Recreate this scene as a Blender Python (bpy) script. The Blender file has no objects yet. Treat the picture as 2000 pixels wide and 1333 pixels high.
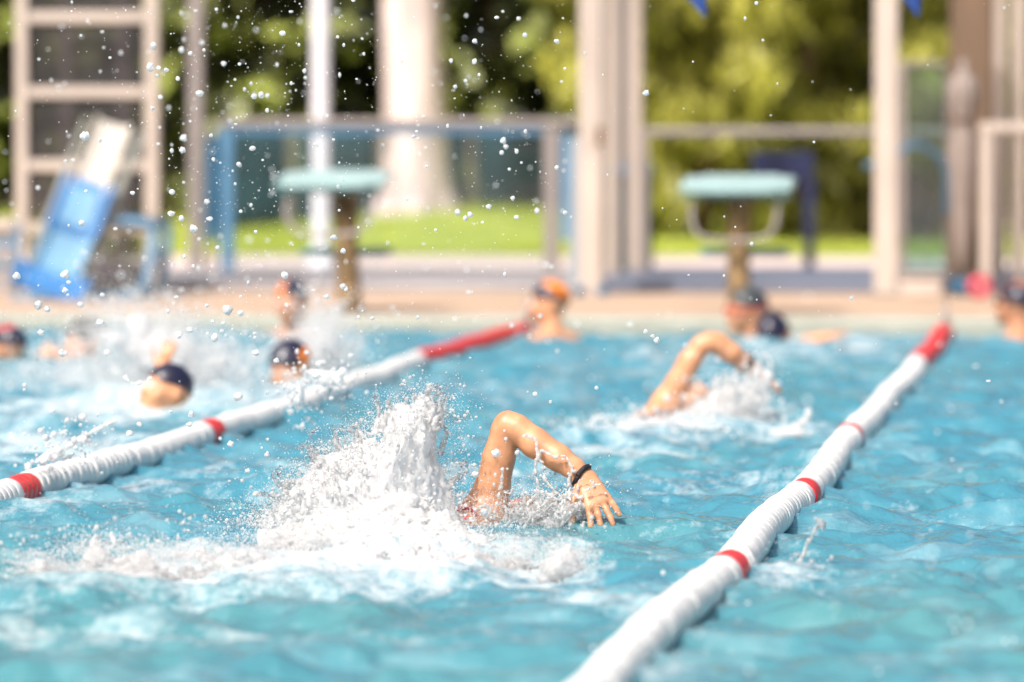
import bpy, math, random
import numpy as np
from mathutils import Vector, Matrix

random.seed(7); RNG = np.random.default_rng(7)
sc = bpy.context.scene
R = math.radians

# ------------------------------------------------------------------ camera
CAMZ = .98                                    # metres above the water (z = 0)
FPX = 11111.11                                # focal length in pixels of a 2000 px wide frame (200 mm on 36 mm)
PITCH = math.atan(422.5 / FPX); YAW = math.atan(1213 / FPX)
cam_d = bpy.data.cameras.new('camera'); cam = bpy.data.objects.new('camera', cam_d)
sc.collection.objects.link(cam); sc.camera = cam
cam.location = (0, 0, CAMZ); cam.rotation_euler = (math.pi / 2 - PITCH, 0, YAW)
cam_d.sensor_width = 36; cam_d.lens = 200; cam_d.clip_end = 2000; cam_d.clip_start = .1
cam_d.dof.use_dof = True; cam_d.dof.focus_distance = 13.9; cam_d.dof.aperture_fstop = 2.6

# ------------------------------------------------------------------ light
SUN_AZ, SUN_EL = R(207), R(50)                # direction towards the sun: left and behind the camera (0 = +Y, clockwise)
w = bpy.data.worlds.new('World'); sc.world = w; w.use_nodes = True
nt = w.node_tree; sky = nt.nodes.new('ShaderNodeTexSky'); sky.sky_type = 'NISHITA'; sky.sun_disc = False
sky.sun_elevation = SUN_EL; sky.sun_rotation = SUN_AZ; sky.air_density = .75; sky.dust_density = 8.0; sky.ozone_density = .5
bg = nt.nodes['Background']; nt.links.new(sky.outputs[0], bg.inputs[0]); bg.inputs[1].default_value = .15
sd = bpy.data.lights.new('sun', 'SUN'); so = bpy.data.objects.new('sun', sd); sc.collection.objects.link(so)
sd.energy = 3.05; sd.angle = R(1.5); sd.color = (1, .94, .875)
sdir = Vector((math.sin(SUN_AZ) * math.cos(SUN_EL), math.cos(SUN_AZ) * math.cos(SUN_EL), math.sin(SUN_EL)))
so.rotation_euler = sdir.to_track_quat('Z', 'Y').to_euler(); so.location = (-10, -10, 20)
vs = sc.view_settings; vs.view_transform = 'Standard'; vs.look = 'None'; vs.gamma = 1; vs.use_curve_mapping = False
vs.exposure = .37
sc.cycles.max_bounces = 14; sc.cycles.diffuse_bounces = 12; sc.cycles.transmission_bounces = 6; sc.cycles.transparent_max_bounces = 16
sc.cycles.caustics_reflective = False; sc.cycles.caustics_refractive = False

# ------------------------------------------------------------------ survey helpers (photo measurements -> places)
_f = np.array([-math.sin(YAW) * math.cos(PITCH), math.cos(YAW) * math.cos(PITCH), -math.sin(PITCH)])
_r = np.array([math.cos(YAW), math.sin(YAW), 0.]); _u = np.cross(_r, _f); _c = np.array([0, 0, CAMZ])
def ray(x, y): return _f + _r * (x - 1000) / FPX - _u * (y - 666.5) / FPX
def at(x, y, D): return _c + ray(x, y) * D
def on(x, y, z=0.):
    d = ray(x, y); return _c + d * ((z - CAMZ) / d[2])
def wl(x, y, Y):
    d = ray(x, y); return _c + d * (Y / d[1])

# ------------------------------------------------------------------ materials
M = {}
def mat(name, col, rough=.5, var=.12, scale=8., bump=0., bscale=40., spec=.5, trans=0., ior=1.45, sss=0., metal=0., coat=0., col2=None, stretch=None):
    m = bpy.data.materials.new(name); m.use_nodes = True; n = m.node_tree; b = n.nodes['Principled BSDF']
    tc = n.nodes.new('ShaderNodeTexCoord'); src = tc.outputs['Object']
    if stretch:
        mp = n.nodes.new('ShaderNodeMapping'); mp.inputs['Scale'].default_value = stretch
        n.links.new(src, mp.inputs[0]); src = mp.outputs[0]
    no = n.nodes.new('ShaderNodeTexNoise'); no.inputs['Scale'].default_value = scale; no.inputs['Detail'].default_value = 5
    n.links.new(src, no.inputs['Vector'])
    cr = n.nodes.new('ShaderNodeValToRGB'); a = [max(0, c * (1 - var)) for c in col]; z = [min(1, c * (1 + var)) for c in col]
    if col2: z = list(col2)
    cr.color_ramp.elements[0].position = .35; cr.color_ramp.elements[1].position = .65
    cr.color_ramp.elements[0].color = (*a, 1); cr.color_ramp.elements[1].color = (*z, 1)
    n.links.new(no.outputs['Fac'], cr.inputs[0]); n.links.new(cr.outputs[0], b.inputs['Base Color'])
    b.inputs['Roughness'].default_value = rough; b.inputs['Specular IOR Level'].default_value = spec
    b.inputs['IOR'].default_value = ior; b.inputs['Transmission Weight'].default_value = trans; b.inputs['Metallic'].default_value = metal
    b.inputs['Coat Weight'].default_value = coat; b.inputs['Coat Roughness'].default_value = .08
    if sss:
        b.inputs['Subsurface Weight'].default_value = sss; b.inputs['Subsurface Radius'].default_value = (1, .35, .18); b.inputs['Subsurface Scale'].default_value = .012
    if bump:
        n2 = n.nodes.new('ShaderNodeTexNoise'); n2.inputs['Scale'].default_value = bscale; n2.inputs['Detail'].default_value = 4
        n.links.new(src, n2.inputs['Vector'])
        bp = n.nodes.new('ShaderNodeBump'); bp.inputs['Strength'].default_value = bump; bp.inputs['Distance'].default_value = .02
        n.links.new(n2.outputs['Fac'], bp.inputs['Height']); n.links.new(bp.outputs[0], b.inputs['Normal'])
    M[name] = m; return m

mat('skin', (.58, .285, .152), .42, .17, 22, .06, 220, sss=.15, coat=.18)
mat('skin_deep', (.52, .25, .14), .5, .10, 14, .06, 220, sss=.12, coat=.1)
mat('nail', (.72, .38, .32), .25, .05, 30)
mat('strap_black', (.012, .012, .014), .45, .3, 60, .3, 300)
mat('bead', (.75, .75, .74), .2, .05, 60)
mat('suit_red', (.62, .035, .04), .4, .2, 50, .1, 200, col2=(.70, .10, .10))
mat('suit_pattern', (.8, .78, .76), .45, .1, 50)
mat('suit_navy', (.02, .02, .035), .45, .2, 40)
mat('cap_navy', (.012, .013, .035), .35, .2, 20, .05, 60, coat=.2)
mat('cap_grey', (.045, .055, .06), .4, .2, 20, .05, 60)
mat('cap_orange', (.72, .20, .02), .38, .1, 20, .05, 60)
mat('hair', (.03, .018, .01), .5, .3, 80, .5, 200)
mat('goggle_red', (.35, .02, .03), .15, .1, 20)
mat('goggle_dark', (.01, .01, .015), .12, .1, 20)
mat('float_white', (.74, .74, .72), .38, .04, 20, .05, 90)
mat('float_red', (.66, .030, .028), .36, .10, 20, .05, 90)
mat('cable', (.25, .25, .26), .35, .1, 90, metal=.8)
mat('tile_deck', (.47, .34, .24), .6, .10, 3, .15, 60)
mat('coping', (.34, .35, .30), .5, .10, 5, .1, 60)
mat('pool_tile', (.30, .55, .62), .3, .08, 5)
mat('path', (.66, .55, .51), .75, .07, 2, .2, 60)
mat('soil', (.16, .12, .08), .9, .2, 1, .3, 10)
mat('lawn', (.34, .40, .06), .9, .25, 3, .4, 40)
mat('kerb_grey', (.27, .26, .27), .7, .12, 4, .15, 50)
mat('kerb_blue', (.12, .14, .19), .6, .15, 4, .1, 50)
mat('alu_beige', (.40, .34, .295), .45, .06, 3, .05, 50)
mat('alu_pale', (.49, .43, .385), .45, .06, 3, .05, 50)
mat('alu_grey', (.27, .24, .23), .4, .08, 3, .05, 50)
mat('alu_dark', (.16, .15, .15), .5, .1, 3)
mat('steel_blue', (.09, .22, .36), .4, .12, 4, .05, 50)
mat('paint_blue', (.03, .12, .22), .4, .12, 4, .05, 50)
mat('panel_ice', (.28, .33, .38), .3, .06, 3)
mat('pole_white', (.76, .77, .82), .28, .04, 3, coat=.3)
mat('block_teal', (.33, .47, .465), .45, .08, 6, .1, 60)
mat('block_edge', (.10, .22, .24), .45, .08, 6, .1, 60)
mat('block_stone', (.17, .105, .045), .8, .45, 18, .6, 40, col2=(.27, .18, .085))
mat('slide_white', (.50, .475, .43), .35, .05, 4, coat=.2)
mat('slide_blue', (.05, .18, .42), .32, .12, 4, coat=.25)
mat('slide_ice', (.14, .30, .46), .35, .1, 4, coat=.2)
mat('slide_grey', (.28, .29, .26), .45, .12, 4)
mat('bark_pale', (.56, .45, .48), .85, .12, 2, .8, 7, stretch=(3, 3, .7), col2=(.82, .69, .73))
mat('bark_brown', (.20, .13, .075), .9, .25, 4, .8, 14, stretch=(3, 3, .5))
mat('bark_dark', (.06, .04, .028), .9, .3, 6, .6, 20, stretch=(3, 3, .6))
mat('wood_brown', (.16, .105, .068), .6, .15, 4, .2, 20, stretch=(6, 6, .5))
mat('canvas', (.25, .21, .19), .8, .08, 8, .2, 30)
mat('plastic_pink', (.60, .04, .09), .4, .1, 8)
mat('navy_panel', (.012, .018, .06), .45, .2, 5)
mat('flag_blue', (.012, .05, .22), .55, .12, 12, .1, 60)
mat('stone_white', (.50, .44, .40), .7, .08, 5, .1, 50)
mat('mesh_teal', (.005, .036, .050), .8, .3, 3, .3, 30)

def glass(name, tint, refl=.12, haze=0.):
    m = bpy.data.materials.new(name); m.use_nodes = True; n = m.node_tree; n.nodes.remove(n.nodes['Principled BSDF'])
    o = n.nodes['Material Output']; t = n.nodes.new('ShaderNodeBsdfTransparent'); t.inputs[0].default_value = (*tint, 1)
    d = n.nodes.new('ShaderNodeBsdfDiffuse'); d.inputs[0].default_value = (.5, .5, .52, 1)
    no = n.nodes.new('ShaderNodeTexNoise'); no.inputs['Scale'].default_value = 3
    mm = n.nodes.new('ShaderNodeMath'); mm.operation = 'MULTIPLY'; mm.inputs[1].default_value = haze * 2; n.links.new(no.outputs[0], mm.inputs[0])
    m1 = n.nodes.new('ShaderNodeMixShader'); n.links.new(mm.outputs[0], m1.inputs[0]); n.links.new(t.outputs[0], m1.inputs[1]); n.links.new(d.outputs[0], m1.inputs[2])
    g = n.nodes.new('ShaderNodeBsdfGlossy'); g.inputs['Roughness'].default_value = .03
    f = n.nodes.new('ShaderNodeFresnel'); f.inputs[0].default_value = 1.5
    m2 = n.nodes.new('ShaderNodeMixShader'); n.links.new(f.outputs[0], m2.inputs[0]); n.links.new(m1.outputs[0], m2.inputs[1]); n.links.new(g.outputs[0], m2.inputs[2])
    n.links.new(m2.outputs[0], o.inputs[0]); M[name] = m
glass('glass_clear', (.93, .96, .97), haze=.012)
glass('glass_smoke', (.42, .40, .42), haze=.07)
glass('glass_green', (.62, .78, .74), haze=.10)

def drop_material(name, white, attr=False, alb=.97):
    m = bpy.data.materials.new(name); m.use_nodes = True; n = m.node_tree; n.nodes.remove(n.nodes['Principled BSDF'])
    o = n.nodes['Material Output']
    g = n.nodes.new('ShaderNodeBsdfPrincipled'); g.inputs['Base Color'].default_value = (1, 1, 1, 1); g.inputs['Roughness'].default_value = .02
    g.inputs['IOR'].default_value = 1.33; g.inputs['Transmission Weight'].default_value = 1
    d = n.nodes.new('ShaderNodeBsdfDiffuse'); d.inputs[0].default_value = (alb, alb, alb, 1)
    t = n.nodes.new('ShaderNodeBsdfTranslucent'); t.inputs[0].default_value = (.92, .93, .94, 1)
    a = n.nodes.new('ShaderNodeMixShader'); a.inputs[0].default_value = .55
    n.links.new(d.outputs[0], a.inputs[1]); n.links.new(t.outputs[0], a.inputs[2])
    tc = n.nodes.new('ShaderNodeTexCoord'); no = n.nodes.new('ShaderNodeTexNoise'); no.inputs['Scale'].default_value = 45 if attr else 170; no.inputs['Detail'].default_value = 3
    n.links.new(tc.outputs['Object'], no.inputs['Vector'])
    mr = n.nodes.new('ShaderNodeMapRange'); mr.inputs[1].default_value = .35; mr.inputs[2].default_value = .65
    mr.inputs[3].default_value = max(0, white - .2); mr.inputs[4].default_value = min(1, white + .2); n.links.new(no.outputs[0], mr.inputs[0])
    fo = mr.outputs[0]
    if attr:                                                         # thin edges stay clear, the aerated heart is white
        av = n.nodes.new('ShaderNodeAttribute'); av.attribute_name = 'core'; ma = n.nodes.new('ShaderNodeMath'); ma.operation = 'MULTIPLY'
        n.links.new(fo, ma.inputs[0]); n.links.new(av.outputs['Fac'], ma.inputs[1]); fo = ma.outputs[0]
    b = n.nodes.new('ShaderNodeMixShader'); n.links.new(fo, b.inputs[0])
    n.links.new(g.outputs[0], b.inputs[1]); n.links.new(a.outputs[0], b.inputs[2]); n.links.new(b.outputs[0], o.inputs[0]); M[name] = m
drop_material('drop_clear', .52); drop_material('drop_bright', .85)
drop_material('drop_white', .74)
drop_material('mist', .96); drop_material('foam_white', .86); drop_material('aerated', .95, True); drop_material('aerated_low', .95, True, .88)

def leaf_material(name, dark, light, tr=.35):
    m = bpy.data.materials.new(name); m.use_nodes = True; n = m.node_tree; b = n.nodes['Principled BSDF']; o = n.nodes['Material Output']
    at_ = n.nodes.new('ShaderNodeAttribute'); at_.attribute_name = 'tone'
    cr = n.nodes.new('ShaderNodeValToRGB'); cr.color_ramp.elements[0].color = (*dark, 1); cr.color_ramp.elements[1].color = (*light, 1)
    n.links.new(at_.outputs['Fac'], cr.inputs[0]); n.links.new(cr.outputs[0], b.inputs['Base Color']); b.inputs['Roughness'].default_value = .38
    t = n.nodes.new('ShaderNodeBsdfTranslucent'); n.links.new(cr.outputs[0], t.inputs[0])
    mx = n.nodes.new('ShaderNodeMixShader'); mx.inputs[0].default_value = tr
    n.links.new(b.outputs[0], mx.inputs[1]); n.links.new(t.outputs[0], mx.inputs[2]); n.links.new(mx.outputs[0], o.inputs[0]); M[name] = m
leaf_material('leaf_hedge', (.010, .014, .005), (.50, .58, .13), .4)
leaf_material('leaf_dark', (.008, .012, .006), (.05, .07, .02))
leaf_material('leaf_lime', (.12, .12, .022), (.88, .86, .22), .5)
leaf_material('leaf_grass', (.30, .38, .05), (.66, .72, .14))

# ------------------------------------------------------------------ mesh helpers
COL = sc.collection
def link(o, parent=None):
    COL.objects.link(o)
    if parent is not None:
        o.parent = parent; o.matrix_parent_inverse = parent.matrix_world.inverted() if parent.type != 'EMPTY' else Matrix.Translation(-parent.location)
    return o
def mesh(name, v, f, m, parent=None, smooth=True):
    me = bpy.data.meshes.new(name); v = np.asarray(v, dtype=np.float32)
    if isinstance(f, np.ndarray):
        k = f.shape[1]; me.vertices.add(len(v)); me.vertices.foreach_set('co', v.ravel())
        me.loops.add(f.size); me.loops.foreach_set('vertex_index', f.ravel().astype(np.int32))
        me.polygons.add(len(f)); me.polygons.foreach_set('loop_start', np.arange(0, f.size, k, dtype=np.int32))
        me.update(calc_edges=True); me.validate()
    else: me.from_pydata([tuple(map(float, p)) for p in v], [], f)
    if smooth: me.polygons.foreach_set('use_smooth', [True] * len(me.polygons))
    me.materials.append(M[m]); o = bpy.data.objects.new(name, me); return link(o, parent)
def thing(name, label, cat, loc, group=None):
    o = bpy.data.objects.new(name, None); o.empty_display_size = .1; COL.objects.link(o); o.location = Vector(map(float, loc))
    o['label'] = label; o['category'] = cat
    if group: o['group'] = group
    return o
def tag(o, label, cat, group=None):
    o['label'] = label; o['category'] = cat
    if group: o['group'] = group
    return o
def struct(o): o['kind'] = 'structure'; return o
def stuff(o): o['kind'] = 'stuff'; return o
def box_vf(x0, x1, y0, y1, z0, z1, b=.006):
    """box with chamfered edges"""
    import bmesh
    bm = bmesh.new(); bmesh.ops.create_cube(bm, size=1)
    for v in bm.verts: v.co = Vector(((x0 + x1) / 2 + v.co.x * (x1 - x0), (y0 + y1) / 2 + v.co.y * (y1 - y0), (z0 + z1) / 2 + v.co.z * (z1 - z0)))
    b = min(b, .3 * min(x1 - x0, y1 - y0, z1 - z0))
    if b > 0: bmesh.ops.bevel(bm, geom=bm.edges[:], offset=b, segments=1, affect='EDGES', profile=.5)
    bm.verts.ensure_lookup_table(); v = [tuple(p.co) for p in bm.verts]; f = [[p.index for p in q.verts] for q in bm.faces]; bm.free(); return v, f
def box(name, x0, x1, y0, y1, z0, z1, m, parent=None, b=.006):
    v, f = box_vf(min(x0, x1), max(x0, x1), min(y0, y1), max(y0, y1), min(z0, z1), max(z0, z1), b); return mesh(name, v, f, m, parent, smooth=False)
def tube_vf(pts, rad, n=10, flat=1., caps=True):
    P = np.array(pts, float); k = len(P); rad = np.full(k, rad) if np.isscalar(rad) else np.array(rad, float)
    T = np.gradient(P, axis=0); T /= np.linalg.norm(T, axis=1)[:, None] + 1e-9
    a = np.array([0, 0, 1.]) if abs(T[0, 2]) < .9 else np.array([1., 0, 0]); V = []; u = np.cross(T[0], a); u /= np.linalg.norm(u)
    for i in range(k):
        u = u - T[i] * u.dot(T[i]); u /= np.linalg.norm(u); vv = np.cross(T[i], u)
        for j in range(n):
            t = 2 * math.pi * j / n; V.append(P[i] + rad[i] * (u * math.cos(t) + vv * math.sin(t) * flat))
    Fc = [[i * n + j, i * n + (j + 1) % n, (i + 1) * n + (j + 1) % n, (i + 1) * n + j] for i in range(k - 1) for j in range(n)]
    if caps: Fc += [list(range(n))[::-1], [(k - 1) * n + j for j in range(n)]]
    return V, Fc
def tube(name, pts, rad, m, parent=None, n=10, flat=1.): v, f = tube_vf(pts, rad, n, flat); return mesh(name, v, f, m, parent)
def joinvf(parts):
    V, Fc = [], []
    for v, f in parts:
        k = len(V); V += list(v); Fc += [[i + k for i in q] for q in f]
    return V, Fc
def bez(pts, n=16):
    """smooth curve through points (Catmull-Rom)"""
    P = np.array(pts, float); P = np.vstack([2 * P[0] - P[1], P, 2 * P[-1] - P[-2]]); out = []
    for i in range(1, len(P) - 2):
        for t in np.linspace(0, 1, n, endpoint=False):
            out.append(.5 * (2 * P[i] + (P[i + 1] - P[i - 1]) * t + (2 * P[i - 1] - 5 * P[i] + 4 * P[i + 1] - P[i + 2]) * t * t + (3 * P[i] - P[i - 1] - 3 * P[i + 1] + P[i + 2]) * t ** 3))
    out.append(P[-2]); return np.array(out)

# ---- implicit surfaces (bodies and water): surface nets over a distance grid
def surface_nets(Fg, org, h):
    S = Fg < 0; n = np.array(Fg.shape) - 1
    cnt = np.zeros(n, np.int8)
    for i in (0, 1):
        for j in (0, 1):
            for k in (0, 1): cnt += S[i:n[0] + i, j:n[1] + j, k:n[2] + k]
    act = (cnt > 0) & (cnt < 8); idx = np.argwhere(act); vid = np.full(tuple(n), -1, np.int32); vid[act] = np.arange(len(idx))
    acc = np.zeros((len(idx), 3)); num = np.zeros(len(idx)); co = [(i, j, k) for i in (0, 1) for j in (0, 1) for k in (0, 1)]
    vals = {c: Fg[idx[:, 0] + c[0], idx[:, 1] + c[1], idx[:, 2] + c[2]] for c in co}
    for a in co:
        for ax in range(3):
            if a[ax]: continue
            b = list(a); b[ax] = 1; b = tuple(b); va, vb = vals[a], vals[b]; x = (va < 0) != (vb < 0)
            t = np.where(x, va / np.where(x, va - vb, 1), 0); p = np.tile(np.array(a, float), (len(idx), 1)); p[:, ax] = t
            acc[x] += p[x]; num[x] += 1
    V = org + h * (idx + acc / num[:, None]); Q = []
    for ax in range(3):
        o1, o2 = (ax + 1) % 3, (ax + 2) % 3
        sl = [slice(None)] * 3; sl2 = [slice(None)] * 3; sl[ax] = slice(0, -1); sl2[ax] = slice(1, None)
        A, B = S[tuple(sl)], S[tuple(sl2)]; e = np.argwhere(A != B); ok = (e[:, o1] > 0) & (e[:, o2] > 0) & (e[:, o1] < n[o1]) & (e[:, o2] < n[o2]); e = e[ok]
        c = []
        for d1, d2 in ((-1, -1), (0, -1), (0, 0), (-1, 0)):
            g = e.copy(); g[:, o1] += d1; g[:, o2] += d2; c.append(vid[g[:, 0], g[:, 1], g[:, 2]])
        q = np.stack(c, 1); fl = ~A[e[:, 0], e[:, 1], e[:, 2]]; q[fl] = q[fl][:, ::-1]; Q.append(q)
    return V, np.vstack(Q)
def relax(V, Q, it=1, lam=.5):
    for _ in range(it):
        s = np.zeros_like(V); c = np.zeros(len(V))
        for a, b in ((0, 1), (1, 2), (2, 3), (3, 0)):
            np.add.at(s, Q[:, a], V[Q[:, b]]); np.add.at(c, Q[:, a], 1); np.add.at(s, Q[:, b], V[Q[:, a]]); np.add.at(c, Q[:, b], 1)
        V = V + lam * (s / np.maximum(c, 1)[:, None] - V)
    return V
class Body:
    """smooth union of tapered limbs and ellipsoids"""
    def __init__(s): s.p = []
    def limb(s, a, b, ra, rb, k=.02): s.p.append(('c', np.array(a, float), np.array(b, float), ra, rb, k)); return s
    def chain(s, pts, rad, k=.02):
        for i in range(len(pts) - 1): s.limb(pts[i], pts[i + 1], rad[i], rad[i + 1], k)
        return s
    def ell(s, c, r, rot=None, k=.02, sub=False): s.p.append(('e', np.array(c, float), np.array(r, float), np.eye(3) if rot is None else rot, sub, k)); return s
    def bounds(s):
        lo, hi = np.full(3, 1e9), np.full(3, -1e9)
        for q in s.p:
            l, g = s.pb(q); lo = np.minimum(lo, l); hi = np.maximum(hi, g)
        return lo, hi
    def pb(s, q):
        if q[0] == 'c': return np.minimum(q[1] - q[3], q[2] - q[4]), np.maximum(q[1] + q[3], q[2] + q[4])
        m = q[2].max(); return q[1] - m, q[1] + m
    def grid(s, h, pad=.03, lo=None, hi=None):
        if lo is None: lo, hi = s.bounds()
        lo = lo - pad; n = np.ceil((hi + pad - lo) / h).astype(int) + 1; G = np.full(tuple(n), .2, np.float32)
        for q in s.p:
            k = q[5]; l, g = s.pb(q); m = 2 * k + 3 * h + .012
            i0 = np.maximum(0, np.floor((l - m - lo) / h).astype(int)); i1 = np.minimum(n, np.ceil((g + m - lo) / h).astype(int) + 1)
            if (i1 <= i0).any(): continue
            ax = [lo[d] + h * np.arange(i0[d], i1[d]) for d in range(3)]
            X = np.stack(np.meshgrid(*ax, indexing='ij'), -1)
            if q[0] == 'c':
                ba = q[2] - q[1]; L = ba.dot(ba) + 1e-12; t = np.clip(((X - q[1]) @ ba) / L, 0, 1)
                d = np.linalg.norm(X - q[1] - t[..., None] * ba, axis=-1) - (q[3] + t * (q[4] - q[3]))
            else:
                Y = (X - q[1]) @ q[3]; k0 = np.linalg.norm(Y / q[2], axis=-1); k1 = np.linalg.norm(Y / q[2] ** 2, axis=-1) + 1e-9; d = k0 * (k0 - 1) / k1
            W = G[i0[0]:i1[0], i0[1]:i1[1], i0[2]:i1[2]]
            if q[0] == 'e' and q[4]:
                hh = np.clip(.5 - .5 * (W + d) / k, 0, 1); W[...] = W + (-d - W) * hh + k * hh * (1 - hh)
            else:
                hh = np.clip(.5 + .5 * (W - d) / k, 0, 1); W[...] = W + (d - W) * hh - k * hh * (1 - hh)
        return G, lo
    def mesh(s, name, h, m, parent=None, it=1):
        G, lo = s.grid(h); V, Q = surface_nets(G, lo, h); return mesh(name, relax(V, Q, it), Q, m, parent)
def blob_mesh(name, P, rad, h, m, parent=None, it=1, iso=.30, rough=0.):
    """fluid surface through a cloud of blobs"""
    P = np.asarray(P, float); rad = np.asarray(rad, float); lo = P.min(0) - rad.max() * 2.2 - 2 * h; hi = P.max(0) + rad.max() * 2.2 + 2 * h
    n = np.ceil((hi - lo) / h).astype(int) + 1; G = np.full(tuple(n), iso, np.float32)
    for p, r in zip(P, rad):
        Rr = 1.75 * r; i0 = np.floor((p - Rr - lo) / h).astype(int); i1 = np.ceil((p + Rr - lo) / h).astype(int) + 1
        x = ((lo[0] + h * np.arange(i0[0], i1[0]) - p[0]) / Rr) ** 2; y = ((lo[1] + h * np.arange(i0[1], i1[1]) - p[1]) / Rr) ** 2; z = ((lo[2] + h * np.arange(i0[2], i1[2]) - p[2]) / Rr) ** 2
        q = 1 - (x[:, None, None] + y[None, :, None] + z[None, None, :]); np.maximum(q, 0, out=q)
        G[i0[0]:i1[0], i0[1]:i1[1], i0[2]:i1[2]] -= q ** 3
    V, Q = surface_nets(G, lo, h); V = relax(V, Q, it)
    if rough: V = V + RNG.normal(0, rough, V.shape)
    return mesh(name, V, Q, m, parent)
import bmesh as _bm
def ico(sub):
    b = _bm.new(); _bm.ops.create_icosphere(b, subdivisions=sub, radius=1); b.verts.ensure_lookup_table()
    v = np.array([tuple(p.co) for p in b.verts]); f = np.array([[p.index for p in q.verts] for q in b.faces]); b.free(); return v, f
ICO1, ICO2, ICO3 = ico(1), ico(2), ico(3)
def drops(name, P, rad, m, parent=None, tpl=ICO2, stretch=.25):
    v, f = tpl; P = np.asarray(P); rad = np.asarray(rad); N = len(P)
    S = 1 + RNG.uniform(-stretch, stretch, (N, 1, 3)); W = 1 + .18 * np.sin(v[None] * RNG.uniform(2, 4, (N, 1, 3)) + RNG.uniform(0, 6, (N, 1, 3)))
    V = P[:, None, :] + rad[:, None, None] * v[None] * S * W; Fc = f[None] + (np.arange(N) * len(v))[:, None, None]
    return mesh(name, V.reshape(-1, 3), Fc.reshape(-1, 3), m, parent)

# ================================================================== THE SETTING
YW = 26.42                                     # far pool wall
PX0, PX1, PY0 = -9.5, 7.5, 1.0                 # pool sides and near wall
ZD = .085                                      # deck level above the water
def ring(name, o, i, z, m):
    (a, b, c, d), (e, f, g, h) = o, i
    V = [(a, c, z), (b, c, z), (b, d, z), (a, d, z), (e, g, z), (f, g, z), (f, h, z), (e, h, z)]
    return struct(mesh(name, V, [[0, 1, 5, 4], [1, 2, 6, 5], [2, 3, 7, 6], [3, 0, 4, 7]], m, smooth=False))
ring('ground', (-400, 400, -400, 400), (PX0 - .3, PX1 + .3, PY0 - .3, YW + .3), ZD - .012, 'soil')
ring('pool_deck', (-30, 30, -12, 30.35), (PX0 - .25, PX1 + .25, PY0 - .25, YW + .25), ZD - .004, 'tile_deck')
# coping and shell of the pool
for nm, x0, x1, y0, y1 in (('pool_edge', PX0 - .3, PX1 + .3, YW, YW + .3), ('pool_edge', PX0 - .3, PX1 + .3, PY0 - .3, PY0), ('pool_edge', PX0 - .3, PX0, PY0, YW), ('pool_edge', PX1, PX1 + .3, PY0, YW)):
    struct(box(nm, x0, x1, y0, y1, -.25, ZD, 'coping', None, .02))
for x0, x1, y0, y1 in ((PX0 - .3, PX1 + .3, YW + .002, YW + .3), (PX0 - .3, PX1 + .3, PY0 - .3, PY0 - .002), (PX0 - .3, PX0 - .002, PY0, YW), (PX1 + .002, PX1 + .3, PY0, YW)):
    struct(box('pool_wall', x0, x1, y0, y1, -1.8, -.252, 'pool_tile'))
struct(mesh('pool_floor', [(PX0, PY0, -1.75), (PX1, PY0, -1.75), (PX1, YW, -1.75), (PX0, YW, -1.75)], [[0, 1, 2, 3]], 'pool_tile', smooth=False))
# kerb strips behind the deck, the sunny path and the lawn
xk = wl(1165, 560, 30.6)[0]
struct(box('kerb', -14, xk, 30.35, 33.2, -.1, ZD + .05, 'kerb_grey', None, .02))
struct(box('plinth', xk + .002, 14, 30.35, 33.0, -.1, ZD + .07, 'kerb_blue', None, .02))
struct(mesh('path', [(-30, 33.0, ZD), (30, 33.0, ZD), (30, 38.4, ZD), (-30, 38.4, ZD)], [[0, 1, 2, 3]], 'path', smooth=False))
def lawn_z(x, y):
    tx = wl(870, 440, 46)[0]
    return ZD + .008 + .17 * np.exp(-((x - tx - .2) / 1.4) ** 2) * np.clip((y - 39) / 6, 0, 1) ** 1.3 + .03 * np.sin(x * 1.1 + .5) * np.clip((y - 39) / 5, 0, 1)
gx, gy = np.meshgrid(np.linspace(-24, 14, 96), np.linspace(38.4, 64, 50), indexing='ij')
gv = np.stack([gx, gy, lawn_z(gx, gy)], -1).reshape(-1, 3); ii = np.arange(96 * 50).reshape(96, 50)
struct(mesh('lawn', gv, np.stack([ii[:-1, :-1], ii[1:, :-1], ii[1:, 1:], ii[:-1, 1:]], -1).reshape(-1, 4), 'lawn'))
N = 26000; bx = RNG.uniform(-9.5, 1, N); by = 38.45 + 11.5 * RNG.uniform(0, 1, N) ** 1.5
bz = lawn_z(bx, by); hgt = RNG.uniform(.03, .075, N); an = RNG.uniform(0, 6.28, N); wd = .006
base = np.stack([bx, by, bz], -1); sx = np.stack([np.cos(an) * wd, np.sin(an) * wd, 0 * an], -1)
tip = base + np.stack([RNG.normal(0, .02, N), RNG.normal(0, .02, N), hgt], -1)
gr = mesh('grass', np.stack([base - sx, base + sx, tip], 1).reshape(-1, 3), np.arange(3 * N).reshape(-1, 3), 'leaf_grass'); stuff(gr)
a = gr.data.attributes.new('tone', 'FLOAT', 'POINT'); a.data.foreach_set('value', np.repeat(RNG.uniform(0, 1, N), 3).astype(np.float32))
tag(gr, 'short sunlit yellow-green grass of the lawn behind the pool', 'grass')

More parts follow.
